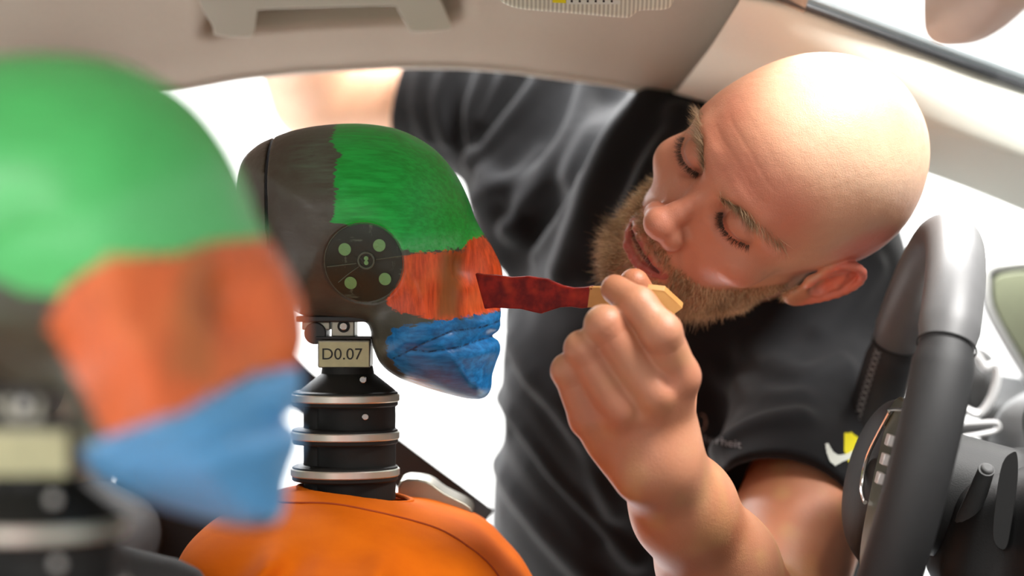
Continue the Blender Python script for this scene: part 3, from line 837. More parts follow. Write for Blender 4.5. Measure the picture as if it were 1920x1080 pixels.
# hub, spokes and column
Rw = np.stack([S_, Yv, Nn])
f_hub = lambda p: smin(smin(ell(p, W3(-.005, 0, .002), (.062, .066, .026), Rw), smin(box(p, W3(-.004, .115, -.010), (.024, .06, .010), .008, Rw), box(p, W3(-.004, -.115, -.010), (.024, .06, .010), .008, Rw), .01), .02), box(p, W3(-.115, 0, -.012), (.06, .022, .009), .008, Rw), .02)
V, Q = surfnets(f_hub, C0 - .24, C0 + .24, .003); obj('hub', np_mesh('hub', sub(V, C0), Q, M['dashdark']), wr)
# near spoke insert with chrome frame
ins = [(.050, .074), (.056, .12), (.040, .150), (-.02, .160), (-.085, .150), (-.07, .11), (-.035, .085)]
ins = [(float(a), float(b)) for a, b in catmull(ins, 5, True)]
MB().prism(ins, lambda a, b: W3(a, b, .018 - .12 * (b - .07)), lambda a, b: W3(a, b, -.014)).build('spoke_insert', M['green_pad'], wr, C0, bevel=.002)
MB().tube([W3(a, b, .020 - .12 * (b - .07)) for a, b in catmull([(.048, .082), (.050, .13), (.034, .146), (-.01, .150), (-.030, .142), (-.034, .125)], 6)], .0016, 8).build('spoke_trim', M['chrome'], wr, C0)
for k in range(3): MB().box((-.0030, -.009, -.003), (.0055, .009, .002)).build('button', M['silver'], wr, bevel=.001).matrix_local = Matrix.Translation(Vector(S_ * (.026 - .014 * k) + Yv * .112 + Nn * .0165)) @ Matrix((tuple(S_), tuple(Yv), tuple(Nn))).transposed().to_4x4()
MB().tube([W3(a, b, .012 + .014 * (1 - abs(b) / .15)) for a, b in catmull([(.046, .085), (.012, .05), (-.012, .055), (-.022, .082)], 6)], .0017, 8).build('emblem_trim', M['chrome'], wr, C0)
MB().tube([W3(-.005, 0, -.02), W3(-.005, 0, -.16)], .048, 32).build('column_cover', M['dashdark'], wr, C0, bevel=.01)
# stalks behind the wheel
sk = empty('indicator_stalk', W3(.0, .05, -.045)); tag(sk, 'black control stalk with paddle blade behind the steering wheel', 'stalk'); rt = np.array(sk.location)
pd = [(1862, 1010), (1868, 930), (1880, 868), (1898, 848), (1907, 852), (1908, 900), (1897, 980), (1885, 1030)]
MB().prism([(float(a), float(b)) for a, b in catmull(pd, 4, True)], lambda a, b: P(a, b, 1.50), lambda a, b: P(a, b, 1.515)).build('paddle', M['black'], sk, rt, bevel=.003)
MB().tube([P(1800, 1000, 1.55), P(1835, 920, 1.52), P(1850, 880, 1.50)], [.008, .007, .006], 14).build('stalk_rod', M['dash'], sk, rt)
MB().tube([P(1848, 886, 1.503), P(1853, 876, 1.499)], .0050, 14).build('stalk_knob', M['dash'], sk, rt, bevel=.002)

# ------------------------------------------------------------------ dashboard and things beyond the wheel
dr = empty('dashboard', (.5, 1.3, 0)); tag(dr, 'grey and black dashboard body behind the steering wheel', 'dashboard'); rt = np.array(dr.location)


def f_dash(p):
    f = box(p, (.70, 1.32, .86), (.27, .60, .20), .05)
    f = smin(f, ell(p, (.56, 1.60, 1.045), (.16, .20, .07)), .04)
    f = smin(f, box(p, (.66, 1.32, .70), (.20, .60, .25), .05), .05)
    return f


V, Q = surfnets(f_dash, (.36, .68, .4), (1.0, 1.96, 1.16), .008)
obj('dash_body', np_mesh('dash_body', sub(V, rt), Q, M['dash']), dr)
# column shroud
V, Q = surfnets(lambda p: smin(box(p, W3(-.03, -.0, -.12), (.05, .075, .07), .03, Rw), box(p, (.47, 1.60, .93), (.10, .13, .09), .04), .03), (.25, 1.4, .75), (.62, 1.8, 1.12), .005)
obj('column_shroud', np_mesh('column_shroud', sub(V, rt), Q, M['dashdark']), dr)
MB().box((.45, .75, .0), (.95, 1.88, .47)).build('dash_base', M['black'], dr, rt, bevel=.03)
YD = 1.845
vt = [P(*q, YD) for q in [(1808, 660), (1830, 668), (1848, 690), (1866, 684), (1868, 716), (1856, 752), (1836, 776), (1812, 770), (1800, 760), (1796, 700)]]
MB().tube(catmull(vt, 5, True), .0042, 10, True).build('vent_ring', M['silver'], dr, rt)
V, Q = surfnets(lambda p: ell(p, P(1832, 715, YD + .03), (.020, .02, .030)), P(1832, 715, YD + .03) - .05, P(1832, 715, YD + .03) + .05, .003)
obj('vent', np_mesh('vent', sub(V, rt), Q, M['dash']), dr)
MB().tube(catmull([P(*q, 1.80) for q in [(1790, 822), (1830, 816), (1862, 810), (1873, 803), (1870, 794), (1856, 792), (1800, 796)]], 5), .0022, 8).build('dash_trim', M['silver'], dr, rt)
MB().prism([(1790, 796), (1862, 792), (1866, 806), (1790, 820)], lambda a, b: P(a, b, 1.805), lambda a, b: P(a, b, 1.83)).build('dash_trim_panel', M['dash'], dr, rt, bevel=.002)

# outside mirror beyond the screen pillar foot
cm = P(1945, 600, 2.12); mo = empty('door_mirror', cm); tag(mo, 'blurred outside mirror with pale rim and dull green glass at the right edge', 'mirror')
mp = [(1846, 530), (1850, 508), (1875, 496), (1960, 492), (2050, 520), (2070, 640), (2020, 760), (1960, 760), (1922, 700), (1880, 630), (1852, 575)]
mp = [(float(a), float(b)) for a, b in catmull(mp, 5, True)]
MB().prism(mp, lambda a, b: P(a, b, 2.06), lambda a, b: P(a * .9 + 196, b * .9 + 60, 2.16)).build('mirror_shell', M['dash'], mo, cm, bevel=.01)
MB().tube([P(a, b, 2.058) for a, b in mp], .0055, 8, True).build('mirror_rim', M['silver'], mo, cm)
MB().prism([(1958 + (a - 1958) * .86, 610 + (b - 610) * .86) for a, b in mp], lambda a, b: P(a, b, 2.052), lambda a, b: P(a, b, 2.062)).build('mirror_glass', mat('dull_green_glass', lin(150, 155, 130), .35), mo, cm, bevel=.002)
MB().add([P(1835, 760, 1.99), P(2150, 790, 1.99), P(2150, 1300, 1.99), P(1835, 1300, 1.99), P(1835, 690, 2.08), P(2150, 740, 2.08), P(2150, 1300, 2.08), P(1835, 1300, 2.08)],
         [(0, 1, 2, 3), (7, 6, 5, 4), (0, 4, 5, 1), (1, 5, 6, 2), (2, 6, 7, 3), (3, 7, 4, 0)]).build('trim_7', M['dash'], bevel=.01)['kind'] = 'structure'
#PERSON
# ------------------------------------------------------------------ the man leaning in through the door
hL = np.array([0.46021822, -0.32057344, -0.82790812]); hF = np.array([-0.68737106, -0.71885839, -0.10374796]); hU = np.array([0.56188986, -0.61682678, 0.55118464])
HR = np.stack([hL, hF, hU]).astype(F32); HO = np.array([.1988, 1.66, CZ + .0698], F32)


def H(l, f, u): return HO + (hL * l + hF * f + hU * u) / 1000


def hloc(p): return (p - HO) @ HR.T * 1000     # millimetres, left / forward / up


def f_face(p):
    q = hloc(p).astype(F32); m = q.copy(); m[:, 0] = np.abs(m[:, 0])      # mirrored coordinates
    e = ell(q, (0, -8, 52), (81, 101, 92)); e = smin(e, ell(q, (0, -34, 44), (80, 74, 80)), 12)
    e = smin(e, ell(q, (0, 34, 40), (70, 61, 66)), 18)
    e = smin(e, ell(q, (0, 34, -22), (57, 60, 66)), 22)
    jaw = chain(m, [(50, 2, -30), (47, 12, -60), (22, 72, -86), (0, 82, -88)], [13, 14, 14, 15], 6); e = smin(e, jaw, 24)
    e = smin(e, ell(q, (0, 40, -62), (44, 44, 28)), 22)
    e = smin(e, ell(m, (50, 60, -8), (17, 20, 15)), 20)                                     # cheek bones
    e = smin(e, chain(m, [(0, 86, 37), (18, 86, 41), (38, 77, 43), (54, 58, 39)], [7.5, 8.5, 8, 5.5], 3), 13)      # brow
    e = smax(e, -ell(m, (33, 94, 25), (19, 21, 13.5)), 10)                                    # sockets
    # nose
    e = smin(e, chain(q, [(0, 84, 32), (0, 94, 14), (0, 103, -4), (0, 107, -14)], [6.5, 7, 8.5, 10], 3), 9)
    e = smin(e, ell(q, (0, 112, -17), (13, 11.5, 11.5)), 7); e = smin(e, ell(m, (13.5, 100, -21), (8, 11.5, 9.5)), 6)
    e = smax(e, -ell(m, (6.8, 106, -27.5), (3.6, 5.5, 5)), 2.5)
    e = smin(e, ell(q, (0, 72, -48), (30, 30, 26)), 14)                                     # muzzle
    e = smin(e, ell(q, (0, 84, -86), (17, 15, 14)), 12)                                     # chin
    e = e + 1.6 * np.exp(-(seg_dist(m, [(17, 98, -14), (26, 86, -34), (31, 78, -48)]) / 4) ** 2)       # nose to mouth fold
    # lids: the ball under skin, lid crease, slit
    ball = sph(m, (33, 74, 24.5), 15.2); e = smin(e, ball, 3.5)
    e = e + 1.3 * np.exp(-(seg_dist(m, [(19, 83, 28), (26, 89, 33), (35, 89.5, 34.5), (47, 82, 30)]) / 1.7) ** 2)
    e = e + 1.1 * np.exp(-(seg_dist(m, [(21, 84, 13), (31, 87.5, 8), (43, 83, 10)]) / 3.0) ** 2)
    slit = chain(m, [(18, 83, 19.5), (25, 88, 17.0), (33, 89.5, 16.0), (42, 87, 17.4), (50, 79.5, 21)], [.6, 2.9, 3.6, 3.0, .6], .5); e = smax(e, -slit, .8)
    # lips with a parted mouth
    upl = chain(m, [(0, 103.2, -45.5), (6, 103.4, -44.6), (16, 98.5, -48), (25.5, 90, -53)], [3.2, 3.6, 2.8, 1.6], 2)
    lol = chain(m, [(0, 101.5, -61.5), (9, 100.5, -61), (19, 95, -58), (26, 89.5, -54)], [4.8, 4.6, 3.4, 1.6], 2)
    e = smin(e, upl, 3.0); e = smin(e, lol, 3.0)
    gap = chain(m, [(0, 104, -53), (10, 102, -53), (18, 97, -53), (25, 91, -53.3)], [3.9, 3.7, 2.6, .8], .8); e = smax(e, -gap, 1.0)
    e = e + 2.2 * np.exp(-(seg_dist(q, [(-14, 94, -67), (0, 98, -68.5), (14, 94, -67)]) / 5) ** 2)
    e = e + .8 * np.exp(-(seg_dist(q, [(0, 101, -30), (0, 103.5, -40)]) / 2.4) ** 2)
    # forehead creases
    for u, a in ((60, .22), (72, .22), (84, .1)):
        e = e + a * np.exp(-((q[:, 2] - u - 2.5 * np.cos(q[:, 0] / 16)) / 1.2) ** 2) * (np.abs(q[:, 0]) < 36) * (q[:, 1] > 50)
    e = e - .4 * np.exp(-((q[:, 2] - 51 - 2 * np.cos(q[:, 0] / 15)) / 4) ** 2) * smooth((42 - np.abs(q[:, 0])) / 14) * (q[:, 1] > 40)
    e = e - .5 * vnoise(q, 1 / 26., 5) - .12 * vnoise(q, 1 / 5., 8)
    # ears
    er = ear(m); e = smin(e, er, 2.5)
    return e / 1000


ea = math.radians(24)   # ear flare
eX = np.array([math.cos(ea), math.sin(ea) * .9, 0.]); eX /= np.linalg.norm(eX)                 # ear normal
eU = np.array([.06, -.20, .97]); eU -= eX * (eU @ eX); eU /= np.linalg.norm(eU); eB = np.cross(eX, eU); eB = eB if eB[1] < 0 else -eB
ER = np.stack([eX, eB, eU]).astype(F32); EO = np.array([80, -12, -2], F32)


def ear(m):
    r = (m - EO) @ ER.T / 1.14            # n (outwards), b (backwards), u (upwards)
    r = r.astype(F32)
    rimc = [(1, -9, 12), (2.5, -8, 22), (4, -1, 29), (5, 9, 29.5), (5.5, 16, 22), (5, 17, 10), (4, 13, -3), (2, 8, -14), (0, 2, -23), (-2, -5, -24)]
    rc = catmull(rimc, 2)
    e = chain(r, rc, list(np.interp(np.linspace(0, 1, len(rc)), [0, .2, .6, .85, 1], [2.0, 3.0, 3.0, 3.2, 3.4])), 1.5)
    plate = smax(ell(r, (0, 4, 4), (5.5, 15, 27)), -ell(r, (8.0, 3, 4), (6.8, 10, 21)), 2); e = smin(e, plate, 2)
    e = smin(e, chain(r, [(2.0, 5, 20), (2.8, 9, 8), (2.2, 5, -6), (1.5, -2, -11)], [2, 2.6, 2.4, 2.6], 2), 2.5)         # antihelix
    e = smin(e, ell(r, (.0, -2, -19), (4.0, 8.5, 8)), 3)                                                          # lobe
    e = smin(e, ell(r, (1.5, -9, -1), (4, 4, 5.5)), 3)                                                              # tragus
    e = smax(e, -ell(r, (5, 0, 0), (7.5, 7.5, 9.5)), 1.5)                                                           # bowl
    e = smax(e, -ell(r, (6.5, 6, 22), (4, 4, 3.4)), 1.5)
    return e * 1.14


NB = P(1400, 455, 1.91)


def f_headneck(p):
    e = f_face(p)
    return smin(e, rcone(p, H(0, -26, -14), NB, .056, .062), .02)


SH_L, EL, WR = P(1555, 640, 1.90), P(1428, 1190, 1.64), P(1236, 872, 1.475)
# fingers: joints along each finger, tips included
fing = [
    ([P(1272, 706, 1.452), P(1240, 624, 1.432), P(1196, 572, 1.440), P(1153, 543, 1.460)], [.0150, .0132, .0124, .0106]),
    ([P(1226, 738, 1.446), P(1133, 609, 1.438), P(1130, 628, 1.470), P(1165, 655, 1.485)], [.0148, .0128, .0112, .0098]),
    ([P(1160, 768, 1.452), P(1093, 655, 1.445), P(1098, 672, 1.474), P(1135, 700, 1.490)], [.0142, .0122, .0106, .0094]),
    ([P(1103, 785, 1.464), P(1064, 695, 1.455), P(1072, 712, 1.480), P(1105, 735, 1.494)], [.0128, .0110, .0098, .0088])]
thumb = ([P(1262, 800, 1.500), P(1272, 712, 1.520), P(1230, 606, 1.518), P(1189, 531, 1.502)], [.016, .0145, .0125, .0112])
WC = P(1215, 850, 1.478)


def f_arm(p):
    a = rcone(p, SH_L, EL, .036, .050); a = smin(a, rcone(p, P(1508, 985, 1.73), P(1460, 1120, 1.67), .050, .050), .02)      # biceps
    # forearm: flattened, full near the elbow
    fa = chain(p, [EL, P(1346, 1060, 1.575), P(1280, 950, 1.515), WR], [.045, .042, .035, .0285], .02)
    a = smin(a, fa, .007)
    # wrist and back of the hand
    h = None
    for (J, R_), off in zip(fing, (.006, .002, -.003, -.009)):
        base = WC + (J[0] - WC) * .05 + np.array([off * 1.1, 0, off * .2])
        c = rcone(p, base, J[0], .0165, R_[0] * 1.02); h = c if h is None else smin(h, c, .012)
    h = smin(h, rcone(p, WR, WC + (WR - WC) * -.25, .0265, .0240), .016)
    h = smin(h, ell(p, P(1200, 800, 1.476), (.040, .020, .036)), .014)
    th = chain(p, *thumb, .006); h = smin(h, rcone(p, P(1240, 850, 1.492), thumb[0][0], .018, .0165), .014)
    a = smin(a, h, .018)
    for k, (J, R_) in enumerate(fing):
        c = chain(p, J, R_, .005)
        c = smin(c, sph(p, J[1], R_[1] * 1.04), .003)
        a_ = smin(a, c, .005) if k == 0 else smin(a, c, .0045); a = a_
        a = a - .0016 * np.exp(-(sph(p, J[0] + np.array([0, -R_[0] * .7, .002]), 0) / .0095) ** 2)       # knuckles
    a = smin(a, th, .004); a = smin(a, ell(p, P(1190, 690, 1.490), (.030, .016, .032)), .010)
    for k in range(3):     # valleys between the knuckles and tendons
        A_ = (fing[k][0][0] + fing[k + 1][0][0]) / 2 + np.array([0, -.013, 0]); B_ = (A_ + WC) / 2 + np.array([0, -.014, .012])
        a = a + .0022 * np.exp(-(seg_dist(p, [A_ + (A_ - B_) * .3, (A_ + B_) / 2]) / .006) ** 2)
    # wrist bone
    a = smin(a, sph(p, P(1195, 900, 1.462), .0105), .016)
    # skin folds over the finger joints
    for (J, R_) in fing[:4]:
        ax = (J[1] - J[0]); ax = ax / np.linalg.norm(ax)
        for d_ in (-.0035, 0, .0035):
            t = ((p - J[1] - ax * (d_ - .006)) @ ax); near = sph(p, J[1] - ax * .006, 0)
            a = a + .00045 * np.exp(-(t / .0010) ** 2) * (near < .017)
    a = a - .0006 * vnoise(p, 38, 4)
    return a


SH_R, EL_R = P(1080, 250, 2.10), P(600, 175, 2.20)


def f_arm_r(p):
    a = chain(p, [SH_R, P(830, 182, 2.17), EL_R], [.040, .044, .048], .02); a = smin(a, chain(p, [EL_R, P(545, 65, 2.12), P(500, -10, 2.02)], [.052, .042, .030], .01), .012)
    return smin(a, box(p, P(470, -30, 1.99), (.045, .04, .014), .012), .02)


def f_core(p):
    a = rcone(p, P(1340, 470, 2.02), P(1240, 960, 2.20), .11, .12)
    a = smin(a, rcone(p, SH_L, SH_R, .055, .055), .05)
    a = smin(a, rcone(p, NB, P(1360, 440, 1.99), .05, .06), .03)
    return a


hands_z = CZ
HIP = P(1235, 1010, 2.30)
pz = empty('person', (HIP[0], 2.35, 0)); PR = np.array(pz.location)
tag(pz, 'bald bearded man in black T-shirt leaning in through the car door, painting the dummy', 'person')
Vs, Qs, Cs = [], [], []
SK = np.array(lin(212, 158, 126)[:3]); RED = np.array(lin(196, 116, 92)[:3]); LIP = np.array(lin(168, 78, 70)[:3]); SCALP = np.array(lin(232, 190, 158)[:3]); DK = np.array(lin(168, 120, 84)[:3]); MOUTH = np.array(lin(92, 22, 24)[:3])


def mixc(C, T, m): return C + (T - C) * np.clip(m, 0, 1)[:, None]


def beard_mask(q):
    """0..1 where the beard grows, head coordinates in mm"""
    m = np.abs(q[:, 0]); f, u = q[:, 1], q[:, 2]
    line = np.interp(m, [0, 14, 24, 33, 44, 56, 66, 80], [-36, -34, -40, -42, -44, -38, -20, -8])
    b = smooth((line - u) / 7.0 + .5)
    lip = np.exp(-(seg_dist(np.stack([m, f, u], 1).astype(F32), [(0, 104, -45), (14, 100, -48), (24, 91, -53)]) / 5.4) ** 4)
    lip2 = np.exp(-(seg_dist(np.stack([m, f, u], 1).astype(F32), [(0, 102, -60), (14, 98, -59), (24, 91, -55)]) / 8.5) ** 4)
    soul = smooth((9 - np.abs(m - 18)) / 5) * smooth((u + 74) / 5) * smooth((-60 - u) / 3) * .6
    b = b * (1 - lip) * (1 - lip2) * (1 - soul)
    b = b * smooth((f + 14) / 10) * smooth((112 - f) / 4)
    return b


def col_head(V):
    q = hloc(V); m = np.stack([np.abs(q[:, 0]), q[:, 1], q[:, 2]], 1).astype(F32)
    C = np.tile(SK, (len(V), 1)); nz = .5 + .5 * vnoise(q, 1 / 22., 11)
    C = mixc(C, SCALP, smooth((q[:, 2] - 85) / 30) * .9)
    C = mixc(C, RED, smooth((q[:, 1] - 40) / 35) * smooth((100 - q[:, 2]) / 30) * (.45 + .4 * nz))
    C = mixc(C, RED, np.exp(-(sph(m, (0, 112, -16), 0) / 20) ** 2) * .5)
    C = mixc(C, np.array(lin(150, 112, 110)[:3]), smooth((m[:, 0] - 58) / 12) * smooth((62 - q[:, 2]) / 20) * smooth((q[:, 2] - 12) / 14) * smooth((10 - q[:, 1]) / 25) * .45)
    C = mixc(C, np.array(lin(214, 100, 78)[:3]), smooth((m[:, 0] - 77) / 5) * .75)
    C = mixc(C, DK, beard_mask(q) * .75)
    lip = np.minimum(seg_dist(m, [(0, 105, -46), (6, 105, -45.5), (16, 99.5, -49), (25.5, 90.5, -53)]) - 1.2, seg_dist(m, [(0, 103, -61), (9, 102, -60.6), (19, 96, -58), (25.5, 91, -54)]) - 2.6)
    C = mixc(C, LIP, smooth((2.4 - lip) / 1.6) * .9)
    C = mixc(C, MOUTH, smooth((4.6 - seg_dist(m, [(0, 98, -53), (10, 96.5, -53), (18, 92.5, -53), (23, 89, -53)])) / 1.4))
    brow = seg_dist(m, [(13, 95, 37), (28, 92, 41), (44, 83, 43), (58, 67, 39)]); C = mixc(C, np.array(lin(140, 100, 66)[:3]), np.exp(-(brow / 4.5) ** 2) * .6)
    C = mixc(C, np.array(lin(120, 70, 52)[:3]), np.exp(-(seg_dist(m, [(18.5, 84, 19.5), (25, 89, 17.2), (33, 90, 16.6), (42, 88, 18), (50, 80, 21)]) / 3.2) ** 2) * .75)
    for d_ in ((-52, 68, 2, 1.6), (50, 40, 30, 1.0), (-14, 90, 66, 1.0), (20, 60, 98, 1.1), (64, 30, 52, 1.1)):     # moles
        C = mixc(C, np.array(lin(110, 55, 45)[:3]), np.exp(-(sph(q.astype(F32), d_[:3], 0) / d_[3] / 1.3) ** 4) * .8) if d_[2] == 2 else C
    return C


def col_arm(V):
    C = np.tile(SK, (len(V), 1)); nz = .5 + .5 * vnoise(V, 26, 21); n2 = .5 + .5 * vnoise(V, 60, 22)
    C = mixc(C, np.array(lin(178, 106, 70)[:3]), .25 + nz * .7); C = mixc(C, np.array(lin(205, 165, 110)[:3]), smooth((n2 - .5) * 2) * .35)
    for J, R_ in fing:
        for j in J[:2]: C = mixc(C, np.array(lin(205, 120, 98)[:3]), np.exp(-(sph(V.astype(F32), j, 0) / .018) ** 2) * .5)
        C = mixc(C, np.array(lin(196, 178, 138)[:3]), np.exp(-(sph(V.astype(F32), J[1] + np.array([-.004, 0, .006]), 0) / .013) ** 2) * .35)  # greyish tint paints in the shading of the finger bend
    return C


VHm, QHm = surfnets(f_headneck, HO - .17, HO + np.array([.17, .30, .17]), .00125)
VHm = relax(VHm, QHm, 1, .35)
for V_, Q_, C_ in ((VHm, QHm, col_head(VHm)),):
    Vs.append(V_); Qs.append(Q_); Cs.append(C_)
lo = np.minimum(np.minimum(SH_L, EL), P(1030, 500, 1.44)) - .07; hi = np.maximum(np.maximum(SH_L, EL), WR) + .07; hi[2] = max(hi[2], P(1150, 500, 1.44)[2] + .02); lo[1] = 1.39
V_, Q_ = surfnets(f_arm, lo, hi, .00145); V_ = relax(V_, Q_, 1, .35); Vs.append(V_); Qs.append(Q_); Cs.append(col_arm(V_))
V_, Q_ = surfnets(f_arm_r, P(420, 350, 2.0) - np.array([.06, .12, .02]), P(1110, -80, 2.3) + .09, .004); Vs.append(V_); Qs.append(Q_); Cs.append(np.tile(np.array(lin(236, 190, 158)[:3]), (len(V_), 1)))  # raised arm coloured paler, outside overexposure put into the skin tone
V_, Q_ = surfnets(f_core, (-.2, 1.7, .6), (.45, 2.45, 1.5), .009); Vs.append(V_); Qs.append(Q_); Cs.append(np.tile(SK, (len(V_), 1)))
offs = np.cumsum([0] + [len(v) for v in Vs[:-1]]); V = np.concatenate(Vs); Q = np.concatenate([q + o_ for q, o_ in zip(Qs, offs)]); C = np.concatenate(Cs)
me = np_mesh('body', sub(V, PR), Q, M['skin']); attr_col(me, C); obj('body', me, pz)

# eyes
for s_ in (-1, 1):
    c = H(s_ * 33, 73.2, 24)
    V_, Q_ = surfnets(lambda p: sph(p, c, .0138), c - .018, c + .018, .0012); ey = obj('eye', np_mesh('eye', sub(V_, PR), Q_, M['eyewhite']), pz)
    gz = hF * .80 + hU * -.58 + hL * (-.05); gz /= np.linalg.norm(gz)
    ic = c + gz * .0112; V_, Q_ = surfnets(lambda p: ell(p, c + gz * .0095, (.0058, .0058, .0050), np.array(Vector(gz).to_track_quat('Z', 'Y').to_matrix().transposed())), ic - .012, ic + .012, .0008)
    obj('iris', np_mesh('iris', sub(V_, PR), Q_, M['iris']), ey)

# ---- hair as real tapered strands
def surf_normals(V, Q):
    a = V[Q[:, 1]] - V[Q[:, 0]]; b = V[Q[:, 3]] - V[Q[:, 0]]; n = np.cross(a, b); Nn_ = np.zeros_like(V, dtype=float)
    for k in range(4):
        for j in range(3): Nn_[:, j] += np.bincount(Q[:, k], weights=n[:, j], minlength=len(V))
    return Nn_ / (np.linalg.norm(Nn_, axis=1, keepdims=True) + 1e-12)


def strands(name, roots, dirs, lens, wid, m_, shade, bend=None, segs=3):
    n = len(roots); t = np.linspace(0, 1, segs + 1)
    side = np.cross(dirs, rng.normal(size=(n, 3))); side /= np.linalg.norm(side, axis=1, keepdims=True) + 1e-9
    bend = bend if bend is not None else rng.normal(size=(n, 3)) * .35
    V = []
    for k, tk in enumerate(t):
        c = roots + dirs * (lens * tk)[:, None] + bend * (lens * tk * tk)[:, None]
        wk = wid * (1 - .85 * tk)
        V.append(c - side * wk / 2); V.append(c + side * wk / 2)
    V = np.stack(V, 1); m = V.shape[1]; b = np.arange(n)[:, None] * m
    Q = np.concatenate([b + np.array([[2 * k, 2 * k + 1, 2 * k + 3, 2 * k + 2]]) for k in range(segs)])
    me = np_mesh(name, sub(V.reshape(-1, 3), PR), Q, m_); attr_f(me, np.repeat(shade, m), 'shade'); o = obj(name, me, pz); return o


NH = surf_normals(VHm, QHm)
# make normals point outwards
if ((VHm - HO) * NH).sum(1).mean() < 0: NH = -NH
qh = hloc(VHm); bm_ = beard_mask(qh)
bm_ *= (np.abs(qh[:, 0]) < 76)
pick = rng.choice(len(VHm), 26000, p=bm_ / bm_.sum()); jit = rng.normal(size=(26000, 3)) * .0005
nq = qh[pick]; nn = NH[pick]
down = -hU * .75 + hF * .12; outw = hL[None] * np.sign(nq[:, :1]) * .25
must = ((nq[:, 2] > -46) & (np.abs(nq[:, 0]) < 28) & (nq[:, 1] > 80))
dd = nn * .75 + down[None] + outw + rng.normal(size=(26000, 3)) * .38
dd[must] = nn[must] * .45 - hU * .8 + (hL[None] * np.sign(nq[must][:, :1])) * .45 + rng.normal(size=(must.sum(), 3)) * .18
dd /= np.linalg.norm(dd, axis=1, keepdims=True)
ln = .0044 + .0044 * rng.random(26000) + .003 * smooth((-70 - nq[:, 2]) / 15); ln[must] *= .55; ln *= .45 + .55 * smooth((nq[:, 1] - 0) / 40); ln *= .55 + .45 * bm_[pick]
sh = np.clip(.45 + .35 * vnoise(VHm[pick], 60, 31) + rng.normal(size=26000) * .32 - .3 * must, 0, 1)
strands('beard', VHm[pick] + jit, dd, ln, .00042, M['beard'], sh)
# eyebrows
qa = np.abs(qh[:, 0]); bd = seg_dist(np.stack([qa, qh[:, 1], qh[:, 2]], 1).astype(F32), [(13, 94, 36), (28, 92, 41), (44, 83, 43), (59, 66, 39)])
wgt = np.exp(-(bd / 3.0) ** 2) * (bd < 7); wgt *= (qh[:, 1] > 40)
for s_ in (-1, 1):
    wg = wgt * (qh[:, 0] * s_ > 0); nb_ = 1100; pick = rng.choice(len(VHm), nb_, p=wg / wg.sum()); nq = qh[pick]; nn = NH[pick]
    dd = nn * .30 + hL[None] * s_ * .9 + hU[None] * (.35 - .5 * smooth((np.abs(nq[:, :1]) - 20) / 20)) + rng.normal(size=(nb_, 3)) * .2; dd /= np.linalg.norm(dd, axis=1, keepdims=True)
    strands('eyebrow', VHm[pick], dd, .007 + .004 * rng.random(nb_), .00024, M['brow'], np.clip(.5 + rng.normal(size=nb_) * .3, 0, 1), rng.normal(size=(nb_, 3)) * .15)
# lashes
for s_ in (-1, 1):
    rt_, dr_ = [], []
    arc = catmull([(18.5, 85.2, 20.4), (25, 89.8, 19.0), (33, 91.6, 18.6), (42, 89.0, 19.8), (50.5, 80.8, 22.6)], 14)
    for k in range(420):
        a = arc[rng.integers(len(arc))]; c_ = np.array([s_ * a[0], a[1], a[2]]); r0 = H(*(c_ + rng.normal(size=3) * .35))
        d_ = hF * .55 - hU * .75 + hL * s_ * (a[0] - 31) / 26; rt_.append(r0); dr_.append(d_ / np.linalg.norm(d_) + rng.normal(size=3) * .22)
    dr_ = np.array(dr_); dr_ /= np.linalg.norm(dr_, axis=1, keepdims=True)
    strands('eyelashes', np.array(rt_), dr_, .0040 + .0045 * rng.random(len(rt_)), .00034, M['lash'], np.zeros(len(rt_)), np.tile(hU * .3, (len(rt_), 1)))

# ------------------------------------------------------------------ T-shirt
def f_shirt0(p):
    a = chain(p, [P(1330, 450, 2.00), P(1265, 700, 2.06), P(1250, 960, 2.16), P(1240, 1150, 2.28)], [.150, .160, .168, .165], .05)
    a = smin(a, chain(p, [P(1120, 330, 2.12), P(1310, 380, 2.02), P(1500, 520, 1.94)], [.085, .105, .10], .04), .06)
    sl = rcone(p, P(1120, 262, 2.12), P(700, 142, 2.20), .084, .070); a = smin(a, sl, .05)
    a = smin(a, rcone(p, P(1120, 300, 2.13), P(1010, 380, 2.10), .09, .07), .05)
    s2 = chain(p, [P(1568, 590, 1.93), P(1530, 770, 1.86), P(1478, 930, 1.76), P(1455, 1010, 1.71)], [.064, .070, .070, .068], .02); a = smin(a, s2, .03)
    return a


# cut planes: right cuff, left cuff, hem, neck
nR = P(1120, 262, 2.12) - P(700, 142, 2.20); nR /= np.linalg.norm(nR); cR = P(790, 190, 2.19)
nL = P(1540, 700, 1.88) - P(1440, 1190, 1.64); nL /= np.linalg.norm(nL); cL = P(1478, 925, 1.72)


def hollow(p):
    """arm holes and the inside of both cuffs"""
    h = np.minimum(rcone(p, P(1120, 262, 2.12), P(650, 128, 2.21), .080, .066), 9)
    return h


def ridge_pts(px):
    q = np.array(catmull(px, 4)); h, ok = hit(f_shirt0, q[:, 0], q[:, 1]); return [x for x, k in zip(h, ok) if k]


